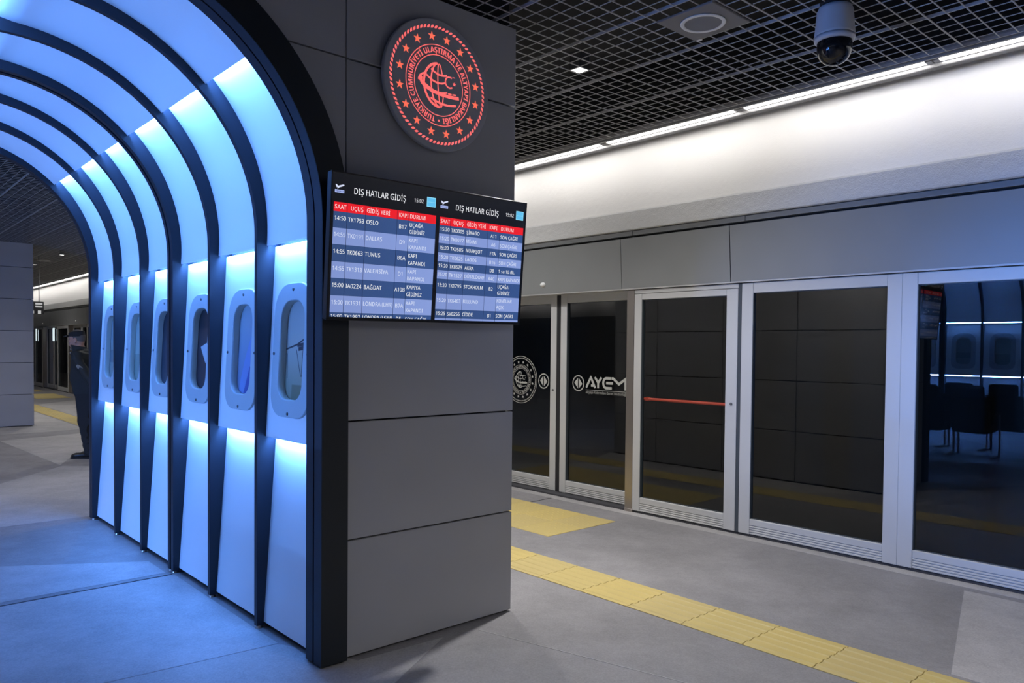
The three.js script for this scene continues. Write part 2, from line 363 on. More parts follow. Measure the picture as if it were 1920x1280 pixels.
function ledBar(x, y, d, z0, z1) {                                  // small bar square to its shining direction
  const g = cbox(-0.008, 0.008, -0.003, 0.003, z1, z0, 0.001), a = Math.atan2(d[1], d[0]) + Math.PI / 2;
  return g.rotateZ(a).translate(x, y, 0);
}
BAYS.forEach(([z0, z1], i) => {
  const a = z0 - 0.001, b = z1 + 0.001;
  mesh('lower_panel', sheet(rightLine.lower, 0.012, a, b), M.panel, tunnel);
  windowPanel(a, b, i, 1);
  mesh('upper_panel', sheet(rightLine.upper, 0.012, a, b), M.panel, tunnel);
  mesh('arch_panel', sheet(rightLine.arch, 0.012, a, b), M.panel, tunnel);
  mesh('ceiling_panel', sheet(flat, 0.012, a, b), M.panel, tunnel);
  mesh('lower_panel', sheet(mirror(rightLine.lower), 0.012, a, b), M.panel, tunnel);
  windowPanel(a, b, (i + 3) % 6, -1);
  mesh('upper_panel', sheet(mirror(rightLine.upper), 0.012, a, b), M.panel, tunnel);
  mesh('arch_panel', sheet(mirror(rightLine.arch), 0.012, a, b), M.panel, tunnel);
  mesh('ceiling_panel', sheet(mirror(flat), 0.012, a, b), M.panel, tunnel);
  for (const [x, y, d, q] of GAPS) {
    mesh('light_strip', ledBar(x, y, d, a - 0.012, b + 0.012), M.glowBlue, tunnel);
    areaLight([x + d[0] * 0.005, y + d[1] * 0.005, (a + b) / 2], d, [0, 0, 1], a - b - 0.03, 0.020, BLUE, L_BLUE * q);
  }
});
GAPS.forEach(([x, y, d, q], i) => {                                  // the far side's strips sit lower and are turned into the cabin
  const m = i < 2 ? [0.75, -0.66, 0] : [-d[0], d[1], 0], X = 2 * MX - x + (i < 2 ? 0.012 : 0), Y = y - (i < 2 ? 0.040 : 0);
  for (const [z0, z1] of BAYS) mesh('light_strip', ledBar(X, Y, m, z0 - 0.012, z1 + 0.012), M.glowBlue, tunnel);
  areaLight([X + m[0] * 0.005, Y + m[1] * 0.005, -5.44], m, [0, 0, 1], 3.96, 0.020, BLUE, L_BLUE * [4.6, 1.7, 0.9, 0.4][i]);
});

// ------------------------------------------------------------------ cladding over the tunnel mouth
const fascia = thing('fascia'); tag(fascia, 'grey cladding panels above the mouth of the blue tunnel', 'wall cladding', null, 'structure');
{
  const outer = arc(1.158, 1.158, 0, 90, 40), yArc = x => CY + Math.sqrt(Math.max(0, 1.158 ** 2 - (x - CX) ** 2)), xArc = y => CX + Math.sqrt(1.158 ** 2 - (y - CY) ** 2);
  const low = [[1.892, 2.20], [1.892, 2.935], [xArc(2.935), 2.935], ...outer.filter(p => p[1] > 2.20 && p[1] < 2.935).reverse(), [xArc(2.2), 2.2]];
  const high = [[1.892, 2.943], [1.892, 3.385], [0.80, 3.385], [0.80, yArc(0.80)], ...outer.filter(p => p[0] > 0.80 && p[1] > 2.943).reverse(), [xArc(2.943), 2.943]];
  for (const f of [p => p, mirror]) { mesh('cladding_panel', section(f(low), -3.352, -3.322, 0.2), cladTints[1], fascia); mesh('cladding_panel', section(f(high), -3.352, -3.322, 0.2), cladTints[2], fascia); }
  for (let k = 0; k < 5; k++) { const w = (0.792 * 1 + 4.392) / 5, x1 = 0.792 - k * w; mesh('cladding_panel', cbox(x1 - w + 0.008, x1, 3.298, 3.385, -3.352, -3.322, 0.003), cladTints[k % 3], fascia); }
  mesh('core', cbox(-5.5, 1.9, 3.30, 4.2, -3.40, -3.353, 0), M.core, fascia);
}

// ------------------------------------------------------------------ platform screen wall
// the panes sit a hair out of true: each has its own small turn
const FX = 5.69, BX = 5.81;                                          // front of fixed panels, front of sliding leaves
// a framed glass panel between z0 (near) and z1 (far), its front at x; g = glass limits [za, zb, y0, y1]
function framedPanel(turn, x, z0, z1, sl, sr, gy0, gy1, top, parent) {
  const za = z0 - sl, zb = z1 + sr, dpt = 0.05;
  const p = parent;
  for (const [a, b] of [[z0, za], [zb, z1]]) mesh('stile', cbox(x, x + dpt, 0.022, top, b, a, 0.003), M.alu, p);
  mesh('top_rail', cbox(x + 0.002, x + dpt, gy1, top, zb, za, 0.003), M.alu, p);
  const kick = mesh('bottom_rail', [cbox(x + 0.002, x + dpt, 0.098, gy0, zb, za, 0.003), cbox(x + 0.012, x + dpt, 0.022, 0.098, zb, za, 0)], M.alu, p);
  for (let k = 0; k < 4; k++) mesh('grooved_slat', cbox(x + 0.003, x + 0.014, 0.024 + k * 0.0185, 0.0385 + k * 0.0185, zb, za, 0.003), M.alu, kick);
  const gl = mesh('glass_pane', new THREE.PlaneGeometry(za - zb, gy1 - gy0).rotateY(-Math.PI / 2).rotateZ(0.0017).rotateY(turn).translate(x + 0.030, (gy0 + gy1) / 2, (za + zb) / 2), M.glass, p);
  mesh('gasket', [cbox(x + 0.024, x + 0.036, gy0, gy1, za - 0.006, za, 0), cbox(x + 0.004, x + 0.042, gy0, gy1, zb, zb + 0.005, 0), cbox(x + 0.024, x + 0.036, gy1 - 0.006, gy1, zb, za, 0), cbox(x + 0.024, x + 0.036, gy0, gy0 + 0.006, zb, za, 0)], M.gasket, gl);
  return p;
}
let doorNo = 0, windowNo = 0;
function fixedPanel(z0, z1, label, group, turn = 0.012) {
  const p = thing(`window_${++windowNo}`); p.name = `window_${windowNo}`; tag(p, label, 'glass panel', group, 'structure');
  framedPanel(turn, FX, z0, z1, 0.103, 0.103, 0.15, 2.016, 2.1, p); return p;
}
function emergencyDoor(z0, z1, flip, label, group) {
  const p = thing(`door_${++doorNo}`); p.name = `door_${doorNo}`; tag(p, label, 'door', group, 'structure');
  const [a, b] = flip ? [0.086, 0.109] : [0.109, 0.086];
  framedPanel(0.010, FX, z0, z1, a, b, 0.152, 2.005, 2.06, p);
  mesh('transom', cbox(FX + 0.004, FX + 0.05, 2.064, 2.1, z1, z0, 0.002), M.alu, p);
  const bar = mesh('push_bar', [cyl(0.014, 0.014, z0 - z1 - 0.16, [FX + 0.062, 1.078, (z0 + z1) / 2], 'z', 16), ...[z0 - 0.12, z1 + 0.12].map(z => cbox(FX + 0.05, FX + 0.085, 1.06, 1.096, z - 0.02, z + 0.02, 0.004))], M.red, p);
  bar.userData.label = 'red horizontal push bar behind the glass';
  mesh('key_lock', [cyl(0.012, 0.012, 0.008, [FX - 0.003, 1.091, flip ? z1 + 0.05 : z0 - 0.05], 'x', 18)], M.groove, p);
  return p;
}
function slidingLeaf(z0, z1, meetNear, label, group) {
  const p = thing(`door_${++doorNo}`); p.name = `door_${doorNo}`; tag(p, label, 'sliding door', group, 'structure');
  framedPanel(0.003, BX, z0, z1, meetNear ? 0.089 : 0.089, 0.089, 0.152, 2.02, 2.115, p);
  if (meetNear) mesh('key_lock', [cyl(0.012, 0.012, 0.008, [BX - 0.003, 1.098, z0 - 0.045], 'x', 18)], M.groove, p);
  return p;
}
function post(z, label, group) {
  const p = thing('door_post'); tag(p, label, 'post', group);
  mesh('post_body', cbox(FX - 0.001, 5.86, 0.0, 2.1, z - 0.046, z + 0.046, 0.004), M.steel, p);
  mesh('post_foot', cbox(FX - 0.003, 5.865, 0.0, 0.03, z - 0.048, z + 0.048, 0.003), M.steel, p);
}
const HID = 'platform screen wall beyond the pillar';
const leafs = [];
DOORS.forEach((d, i) => {
  const where = ['at the doorway beside the grey pillar', 'at the second doorway along the platform', 'at the third doorway along the platform', 'at the doorway behind the standing guard', 'at the farthest doorway in view'][i];
  const b = slidingLeaf(d + 1.02, d + 0.03, false, `white framed glass sliding door leaf nearer the camera ${where}`);
  const a = slidingLeaf(d - 0.03, d - 1.02, true, `white framed glass sliding door leaf farther from the camera ${where}`);
  leafs.push([a, b]);
  if (i === 4) for (const [p, z] of [[b, d + 0.085], [a, d - 0.085]]) mesh('light_bar', cbox(BX - 0.012, BX - 0.001, 1.62, 2.05, z - 0.03, z + 0.03, 0.003), M.barGlow, p).userData.label = 'glowing white vertical light bar';
  const s = thing('door_seal'); tag(s, `black rubber seal between the two sliding leaves ${where}`, 'door seal');
  mesh('seal_strip', cbox(BX + 0.002, BX + 0.05, 0.02, 2.115, d - 0.029, d + 0.029, 0.002), M.seal, s);
  post(d + 1.07, `brownish steel post on the near side ${where}`);
  post(d - 1.07, `brownish steel post on the far side ${where}`);
});
emergencyDoor(-3.507, -4.605, false, 'white framed glass door with a red push bar right of the steel post');
fixedPanel(-2.198, -3.472, 'first wide fixed glass panel right of the red bar door', undefined, 0.013);
fixedPanel(-0.92, -2.198, 'second wide fixed glass panel at the right edge reflecting blue light');
for (const k of [0, 1, 2]) fixedPanel(-0.885 + 1.28 * (k + 1) + 0.005 * k, -0.885 + 1.28 * k + 0.005 * k, 'fixed glass panel of the screen wall outside the right edge', 'glass panels right of the view');
for (let i = 0; i < DOORS.length; i++) {
  const z0 = DOORS[i] - 1.12, z1 = (i + 1 < DOORS.length ? DOORS[i + 1] + 1.12 : -44.5);
  const n = Math.max(1, Math.round((z0 - z1) / 1.25)), w = (z0 - z1) / n;
  for (let k = 0; k < n; k++) fixedPanel(z0 - k * w - 0.003, z0 - (k + 1) * w + 0.003, `white framed fixed glass panel beyond doorway ${['one', 'two', 'three', 'four', 'five'][i]} of the screen wall`, `fixed panels after doorway ${i + 1}`);
}
{ const t = thing('light_bar'); tag(t, 'white vertical light bar beside the distant pillar, left of the two by the far doorway', 'light'); mesh('bar_tube', cbox(FX - 0.014, FX - 0.002, 1.62, 2.05, -31.68, -31.62, 0.003), M.barGlow, t); mesh('bar_clip', [cbox(FX - 0.016, FX - 0.001, 1.60, 1.62, -31.69, -31.61, 0.002), cbox(FX - 0.016, FX - 0.001, 2.05, 2.07, -31.69, -31.61, 0.002)], M.groove, t); }
const sep = thing('panel_seal'); tag(sep, 'dark vertical seal between the red bar door and the first wide glass panel', 'door seal');
mesh('seal_strip', cbox(FX + 0.004, FX + 0.05, 0.02, 2.1, -3.505, -3.474, 0.002), M.gasket, sep);

// header above the doors: tilted panels, cover strips, concrete beam, lit wall
const wallR = thing('wall_right'); tag(wallR, 'platform edge wall with grey header panels, concrete beam and white lit upper wall', 'wall', null, 'structure');
{
  const seams = [4.8, 0.6, -1.15, -3.566, -4.741, -7.1, -9.5, -12, -14.5, -17, -19.5, -22, -24.5, -27, -29.5, -32, -36, -40, -44.8];
  for (let k = 0; k + 1 < seams.length; k++) {
    mesh('header_panel', section([[5.668, 2.118], [5.634, 2.583], [5.72, 2.583], [5.72, 2.118]], seams[k] - 0.004, seams[k + 1] + 0.004, 0.2), M.header, wallR);
    mesh('cover_strip', cbox(5.648, 5.72, 2.606, 2.648, seams[k + 1] + 0.14, seams[k] + 0.135, 0.002), M.header, wallR);
  }
  mesh('header_edge', cbox(5.672, 5.86, 2.106, 2.119, -44.8, 4.9, 0), M.alu, wallR);
  mesh('backing', [cbox(5.70, 5.90, 2.118, 2.66, -44.8, 4.9, 0)], M.core, wallR);
  mesh('beam', section([[5.625, 2.662], [5.640, 2.655], [5.95, 2.655], [5.95, 2.86], [5.660, 2.846], [5.638, 2.841], [5.625, 2.825]], -44.8, 4.9, 0.15), M.beam, wallR);
  mesh('upper_wall', cbox(5.70, 5.95, 2.84, 3.50, -44.8, 4.9, 0), M.wall, wallR);
  mesh('ceiling_void_wall', cbox(5.70, 5.95, 3.50, 4.2, -44.8, 4.9, 0), M.slabDark, wallR);
}
{ const t = thing('trim_1'); tag(t, 'dark metal threshold under the platform screen doors', 'trim', null, 'structure'); mesh('threshold', cbox(5.70, 5.92, 0, 0.019, -44.8, 4.9, 0.002), M.joint, t); }
// signal domes on the header
DOORS.forEach((d, i) => {
  const s = thing('signal_dome', [5.664, 2.212, d - [0.09, 0.09, 0.09, 0.0, 0.88][i]]);
  tag(s, ['small white dome light above the doorway beside the screen', 'small white dome light above the second doorway', 'small white dome light above the third doorway', 'small white dome light above the standing guard', 'small white dome light above the farthest doorway'][i], 'signal light');
  const dome = new THREE.SphereGeometry(0.032, 24, 12, 0, Math.PI * 2, 0, Math.PI / 2).rotateZ(Math.PI / 2);
  dome.scale(1.0, 0.8, 1.1);
  mesh('dome', clean(dome), M.white, s);
  mesh('base_ring', [cyl(0.036, 0.036, 0.008, [0.002, 0, 0], 'x', 24)], M.alu, s);
});

// track side behind the glass, and the rest of the hall's envelope
const wt = thing('wall_track'); tag(wt, 'dark wall of the train tunnel behind the glass', 'wall', null, 'structure');
mesh('track_lining', [cbox(9.2, 9.5, -1.4, 4.2, -45, 5.5, 0), cbox(5.95, 9.5, -1.5, -1.3, -45, 5.5, 0), cbox(5.92, 5.98, -1.4, -0.03, -45, 5.5, 0)], M.trackDark, wt);
const ceilSlab = thing('ceiling_slab'); tag(ceilSlab, 'black painted slab above the open ceiling grid', 'ceiling', null, 'structure');
mesh('slab', cbox(-9.6, 9.5, 4.2, 4.4, -45.2, 5.7, 0), M.slabDark, ceilSlab);
for (const [n, b, l] of [['wall_back', [-9.6, 9.5, -1.5, 4.2, 5.5, 5.7], 'plain dark wall behind the camera'], ['wall_far', [-9.6, 9.5, -1.5, 4.2, -45.2, -45], 'plain dark wall at the far end of the platform']]) {
  const w = thing(n); tag(w, l, 'wall', null, 'structure'); mesh('wall_face', cbox(...b, 0), M.hallDark, w);
}
const wallL = thing('wall_left'); tag(wallL, 'platform edge wall on the opposite side of the hall', 'wall', null, 'structure');
mesh('wall_face', cbox(-9.6, -9.3, 0, 2.65, -45, 5.5, 0), M.hallDark, wallL);
mesh('upper_wall', cbox(-9.6, -9.3, 2.65, 3.50, -45, 5.5, 0), M.wall, wallL);
mesh('ceiling_void_wall', cbox(-9.6, -9.3, 3.50, 4.2, -45, 5.5, 0), M.slabDark, wallL);

// ------------------------------------------------------------------ ceiling grid
const CP = 0.0958, P = CP * 6, H = 3.39, GX = 5.147, GZ = -1.663;
const ceiling = thing('ceiling'); tag(ceiling, 'open cell ceiling grid of thin grey bars', 'ceiling', null, 'structure');
function bar(x0, x1, z0, z1, h = 0.004) { return cbox(x0, x1, H, H + h, z0, z1, 0); }
function gridPanel() {                                               // spans x -P..0 and z 0..P
  const g = [];
  for (let k = 1; k < 6; k++) { g.push(bar(-k * CP - 0.0022, -k * CP + 0.0022, 0.012, P - 0.008)); g.push(bar(-P + 0.012, -0.008, k * CP - 0.0032, k * CP + 0.0032)); }
  g.push(bar(-P + 0.006, -0.006, -0.0045, 0.0045));
  return mergeGeometries(g.map(clean));
}
const GP = gridPanel();
const named = [], rest = [];
for (let i = 0; i < 25; i++) for (let j = -12; j < 75; j++) {
  const x = GX - i * P, z = GZ - (j + 1) * P;
  const near = x > 2.6 && z > -6.6 && z < 0.2, far = i < 8 && z < -8 && z > -29;
  (near || far ? named : rest).push([x, z, near ? 0 : 1]);
}
named.sort((a, b) => a[2] - b[2] || b[1] - a[1]);
named.forEach(([x, z], k) => { if (k < 295) { const m = mesh('grid_panel', GP, M.grid, ceiling); m.position.set(x, 0, z); } else rest.push([x, z]); });
{
  const im = new THREE.InstancedMesh(GP, M.grid, rest.length); im.name = 'grid_panel_field'; im.userData.kind = 'stuff'; im.castShadow = im.receiveShadow = true;
  const m4 = new THREE.Matrix4(); rest.forEach(([x, z], k) => im.setMatrixAt(k, m4.makeTranslation(x, 0, z)));
  ceiling.add(im);
}
for (let i = 0; i < 26; i++) mesh('ceiling_runner', bar(GX - i * P - 0.004, GX - i * P + 0.004, -44.8, 5.4, 0.018), M.grid, ceiling);

// ------------------------------------------------------------------ wall wash luminaires along the rail
const rail = thing('light_rail'); tag(rail, 'grey metal rail along the ceiling edge holding the white light lines', 'rail');
mesh('rail_flange', cbox(5.193, 5.214, H - 0.006, H + 0.05, -44.5, 4.9, 0.002), M.rail, rail);
mesh('rail_channel', cbox(5.214, 5.226, H + 0.012, H + 0.05, -44.5, 4.9, 0), M.railDark, rail);
const gutter = thing('light_gutter'); tag(gutter, 'grey gutter profile between the white light lines and the lit wall', 'rail');
mesh('gutter_profile', cbox(5.302, 5.372, H - 0.002, H + 0.05, -44.5, 4.9, 0.002), M.rail, gutter);
mesh('gutter_lip', cbox(5.372, 5.435, H - 0.004, H + 0.05, -44.5, 4.9, 0.003), M.railDark, gutter);
const LP = 1.377;
for (let k = -4; k < 31; k++) {
  const zc = -1.880 - LP * (k + 0.5), l = LP - 0.085;
  const t = thing('linear_light', [5.28, H, zc]);
  tag(t, k >= 0 && k < 3 ? `white line light over the lit wall, ${['nearest full length', 'second', 'third, next to the pillar'][k]} one` : k === -1 ? 'white line light at the upper right edge of the view' : k < -1 ? 'white line light over the lit wall outside the right edge of the view' : k < 15 ? 'white line light of the ceiling rail hidden behind the pillar' : 'white line light in the far row seen through the tunnel end', 'light', k >= -1 && k < 3 ? undefined : k < -1 ? 'line lights right of the view' : k < 15 ? 'line lights behind the pillar' : 'far row of line lights');
  mesh('diffuser', section([[-0.034, 0.02], [-0.034, 0.002], [-0.028, -0.002], [0.012, -0.002], [0.018, 0.004], [0.018, 0.02]], -l / 2, l / 2, 0.3), M.glow, t);
  mesh('end_cap', [cbox(-0.036, 0.020, -0.002, 0.02, l / 2, l / 2 + 0.04, 0.002), cbox(-0.036, 0.020, -0.002, 0.02, -l / 2 - 0.04, -l / 2, 0.002)], M.rail, t);
  areaLight([5.31, H - 0.022, zc], [1, 0, 0], [0, 0, 1], l, 0.03, WARM, L_WALL);
}
for (let k = 0; k < 4; k++) {
  const zc = 3 - 12 * k - 4, t = thing('linear_light', [-8.88, H, zc]);
  tag(t, 'long white line light along the opposite platform edge', 'light', 'line lights on the opposite platform edge');
  mesh('diffuser', cbox(-0.045, 0.045, -0.003, 0.02, -5.8, 5.8, 0.002), M.glow, t);
  areaLight([-8.91, H - 0.022, zc], [-1, 0, 0], [0, 0, 1], 11.5, 0.03, WARM, L_WALL);
}

// ------------------------------------------------------------------ recessed spots in the grid
const SPOTS = [[3.70, -3.49, 'small bright square spotlight in the grid right of the pillar'], [3.70, -18.27, 'small bright spotlight in the far ceiling, the nearer of two'], [3.70, -20.98, 'small bright spotlight in the far ceiling, beside the distant pillar'],
  [4.15, -6.0], [3.70, -8.3], [3.70, -13.2], [2.6, 0.8], [3.70, 2.4], [0.9, 2.6], [-7.4, 1.4], [-7.4, -3.49], [-7.4, -8.3], [-7.4, -13.2], [-7.4, -18.27], [0.2, -10.5], [0.2, -15.5], [0.2, -25], [3.7, -26.5], [-3.5, -10.5], [-3.5, -15.5]];
for (const [x0, z0, label] of SPOTS) {
  const i = Math.round((GX - x0) / CP), j = Math.round((GZ - z0) / CP), x = GX - (i + 0.5) * CP + CP, z = GZ - (j - 0.5) * CP - CP;
  const s = thing('spotlight', [x, H, z]); tag(s, label || 'recessed square spotlight in the ceiling grid outside the view', 'spotlight', label ? undefined : 'spotlights outside the view');
  mesh('spotlight_housing', [cbox(-0.046, 0.046, 0.05, 0.12, -0.046, 0.046, 0), ...[-1, 1].map(k => cbox(k * 0.046 - 0.002, k * 0.046 + 0.002, 0.0, 0.05, -0.046, 0.046, 0)), ...[-1, 1].map(k => cbox(-0.046, 0.046, 0.0, 0.05, k * 0.046 - 0.002, k * 0.046 + 0.002, 0))], M.railDark, s);
  mesh('spotlight_diffuser', cbox(-0.042, 0.042, 0.003, 0.02, -0.042, 0.042, 0.002), M.glow, s);
  const l = new THREE.SpotLight(COOL, L_SPOT * (z0 === -3.49 ? 1.15 : z0 === -6 ? 0.7 : z0 < -6 ? 0.5 : z0 > 0 ? 0.75 : 1.0), 0, 78 * R, 1.0, 2); l.position.set(x, H - 0.004, z); l.target.position.set(x, 0, z); l.castShadow = true; l.shadow.radius = 2; l.name = 'spot_glow';
  scene.add(l, l.target);
}

// ------------------------------------------------------------------ blue floodlight on the left of the tunnel mouth, outside the view
{
  for (const [dz, to, q, n] of [[-0.25, [5.7, 1.35, -2.5], 0.55, 'far'], [0.25, [5.7, 1.3, -0.7], 1, 'near']]) {
    const at = new THREE.Vector3(-4.6, 1.9, -0.9 + dz), aim = new THREE.Vector3(...to), f = thing('floodlight', at.toArray());
    tag(f, `blue floodlight on a pole outside the view, the one turned to the ${n} doors`, 'floodlight');
    f.lookAt(aim);
    mesh('lamp_body', [cyl(0.12, 0.07, 0.12, [0, 0, -0.08], 'z', 32)], M.blackMatt, f);
    mesh('lamp_lens', [cyl(0.11, 0.11, 0.01, [0, 0, -0.01], 'z', 32)], M.glowBlue, f);
    const l = new THREE.SpotLight(BLUE, L_FLOOD * q, 0, 10.5 * R, 0.75, 2); l.position.copy(at).addScaledVector(aim.clone().sub(at).normalize(), 0.02); l.target.position.copy(aim); l.castShadow = true; l.shadow.radius = 5; l.name = 'floodlight_glow';
    scene.add(l, l.target);
  }
  const pole = thing('floodlight_pole', [-4.78, 0, -0.9]); tag(pole, 'black pole with a round foot carrying the blue floodlights', 'pole');
  mesh('pole_tube', [cyl(0.025, 0.025, 1.9, [0, 0.96, 0])], M.blackMatt, pole); mesh('pole_foot', [cyl(0.25, 0.26, 0.02, [0, 0.01, 0], 'y', 32)], M.blackMatt, pole);
  mesh('cross_arm', cbox(-0.015, 0.015, 1.885, 1.915, -0.32, 0.32, 0.004), M.blackMatt, pole);
}

// ------------------------------------------------------------------ ceiling speaker, dome camera
{
  const s = thing('ceiling_speaker', [3.69, H, -2.525]); tag(s, 'square grey ceiling speaker plate with a round white ring', 'speaker');
  mesh('plate', cbox(-0.183, 0.183, -0.012, 0.002, -0.183, 0.183, 0.003), M.greyPlate, s);
  mesh('ring', lathe([[0.100, -0.012], [0.127, -0.012], [0.122, -0.020], [0.104, -0.020], [0.100, -0.012]], 48), M.white, s);
  const grill = std(0.42, 0.41, 0.40, 0.7, { bumpMap: dataTex(256, i => ((i % 8) < 4) !== ((Math.floor(i / 256) % 8) < 4) ? 1 : 0, 8), bumpScale: 0.001 });
  mesh('grille', [cyl(0.101, 0.101, 0.006, [0, -0.0145, 0], 'y', 48)], grill, s);
  mesh('plate_clip', cbox(0.186, 0.206, -0.012, 0.0, -0.178, -0.142, 0.002), M.white, s);
  const f = thing('ceiling_speaker', [3.70, H, -19.7]); tag(f, 'long dark plate in the far ceiling near the distant spotlights', 'speaker');
  mesh('plate', cbox(-0.183, 0.183, -0.012, 0.002, -0.183, 0.183, 0.003), M.greyPlate, f);
  mesh('ring', lathe([[0.098, -0.012], [0.102, -0.020], [0.122, -0.020], [0.127, -0.012], [0.098, -0.012]], 32), M.white, f);
}
{
  const c = thing('dome_camera', [4.03, H, -1.93]); tag(c, 'white and black dome security camera hanging from the ceiling grid', 'camera');
  mesh('mount', lathe([[0, 0.03], [0.075, 0.03], [0.078, 0.0], [0.070, -0.012], [0.0, -0.012]], 40), M.blackMatt, c);
  mesh('housing', lathe([[0.062, -0.008], [0.082, -0.016], [0.091, -0.035], [0.094, -0.07], [0.101, -0.155], [0.101, -0.168], [0.096, -0.172], [0.060, -0.172]], 48), M.cameraShell, c);
  const col = mesh('collar', lathe([[0.070, -0.166], [0.102, -0.170], [0.103, -0.186], [0.098, -0.196], [0.088, -0.200], [0.080, -0.196]], 48), M.cameraShell, c);
  mesh('collar_gap', lathe([[0.094, -0.1675], [0.0985, -0.169], [0.0985, -0.171], [0.094, -0.173]], 48), M.blackMatt, col);
  const dome = [[0.088, -0.190], [0.089, -0.215]];
  for (let i = 0; i <= 14; i++) { const a = i / 14 * Math.PI / 2; dome.push([0.0885 * Math.cos(a), -0.232 - 0.088 * Math.sin(a)]); }
  mesh('dome', lathe(dome, 48), std(0.006, 0.006, 0.007, 0.08), c);
}

// ------------------------------------------------------------------ emblem sign
function starPath(c, x, y, r, rot = 0) { c.beginPath(); for (let i = 0; i < 10; i++) { const a = rot + i * Math.PI / 5 - Math.PI / 2, q = i % 2 ? r * 0.4 : r; c[i ? 'lineTo' : 'moveTo'](x + q * Math.cos(a), y + q * Math.sin(a)); } c.closePath(); c.fill(); }
function emblem(c, S, col, bg, stars) {                              // S = half size; drawn about its centre
  if (bg) { c.fillStyle = bg; c.fillRect(0, 0, 2 * S, 2 * S); }
  c.save(); c.translate(S, S); c.fillStyle = c.strokeStyle = col;
  const N = 78;                                                       // twisted rope ring
  for (let i = 0; i < N; i++) { c.save(); c.rotate(i / N * 2 * Math.PI); c.beginPath(); const w = S * 0.026, r0 = S * 0.872, r1 = S * 0.918; c.moveTo(-w * 1.1, -r0); c.quadraticCurveTo(-w * 0.5, -r1 * 0.995, w * 0.5, -r1); c.lineTo(w * 1.6, -r1); c.quadraticCurveTo(w * 0.9, -r0 * 1.004, w * 0.15, -r0); c.closePath(); c.fill(); c.restore(); }
  if (stars) for (let i = 0; i < 16; i++) { const a = (11.25 + 22.5 * i) * R; starPath(c, S * 0.735 * Math.sin(a), -S * 0.735 * Math.cos(a), S * 0.072); }
  for (const r of [0.622, 0.468]) { c.lineWidth = S * 0.014; c.beginPath(); c.arc(0, 0, S * r, 0, 7); c.stroke(); }
  // words around the ring, clockwise from the dot at the bottom
  const words = 'TÜRKİYE CUMHURİYETİ ULAŞTIRMA VE ALTYAPI BAKANLIĞI';
  c.font = `bold ${S * 0.118}px sans-serif`; c.textAlign = 'center'; c.textBaseline = 'alphabetic';
  const ws = [...words].map(ch => c.measureText(ch).width), tot = ws.reduce((a, b) => a + b, 0), span = 344 * R;
  let at = 0; [...words].forEach((ch, i) => { const a = Math.PI + 8 * R + (at + ws[i] / 2) / tot * span; at += ws[i]; c.save(); c.rotate(a); c.fillText(ch, 0, -S * 0.502); c.restore(); });
  c.beginPath(); c.arc(0, S * 0.545, S * 0.018, 0, 7); c.fill();
  // globe: meridians and parallels, broken to the right by the crescent
  const k = S * 0.335; c.lineCap = 'butt';
  c.save(); c.rotate(-4 * R);
  const ell = (rx, a0, a1, w, ox = 0) => { c.lineWidth = w; c.beginPath(); c.ellipse(ox, 0, rx, k, 0, a0 * R, a1 * R); c.stroke(); };
  ell(k * 0.86, 92, 268, S * 0.038); ell(k * 0.45, 92, 268, S * 0.026); ell(k * 0.12, 96, 264, S * 0.02, k * 0.06); ell(k * 0.20, -86, -30, S * 0.02, k * 0.05); ell(k * 0.22, 28, 86, S * 0.02, k * 0.02);
  const par = (y, x0, x1, b, w) => { c.lineWidth = w; c.beginPath(); c.moveTo(x0 * k, y * k); c.quadraticCurveTo((x0 + x1) / 2 * k, (y + b) * k, x1 * k, (y + b * 0.55) * k); c.stroke(); };
  par(-0.72, -0.42, 0.50, 0.34, S * 0.028); par(-0.40, -0.70, 0.36, 0.42, S * 0.028); par(0.02, -0.80, 0.46, 0.44, S * 0.028);
  par(0.62, -0.52, 0.95, 0.34, S * 0.034);
  for (const [a, b] of [[0.52, 0.72], [0.78, 0.98]]) { c.fillRect(a * k, 0.27 * k, (b - a) * k, S * 0.022); c.fillRect((a + 0.05) * k, -0.52 * k, (b - a) * 0.7 * k, S * 0.014); }
  c.restore();
  c.lineWidth = S * 0.052; c.beginPath(); c.moveTo(-k * 0.98, -k * 0.22); c.bezierCurveTo(-k * 1.25, k * 0.10, -k * 0.5, k * 0.52, k * 1.18, k * 0.36); c.stroke();   // the sweeping band
  c.lineWidth = S * 0.03; c.beginPath(); c.moveTo(-k * 1.16, -k * 0.02); c.quadraticCurveTo(-k * 1.12, -k * 0.34, -k * 0.72, -k * 0.42); c.stroke();
  c.lineWidth = S * 0.024; c.beginPath(); c.arc(k * 0.62, -k * 0.28, k * 0.25, 50 * R, 300 * R); c.stroke();   // crescent and star
  starPath(c, k * 0.90, -k * 0.26, S * 0.04, 0.2);
  c.restore();
}
const emblemTex = canvasTex(1024, 1024, (c, w) => emblem(c, w / 2, '#ffffff', '#000000', false));
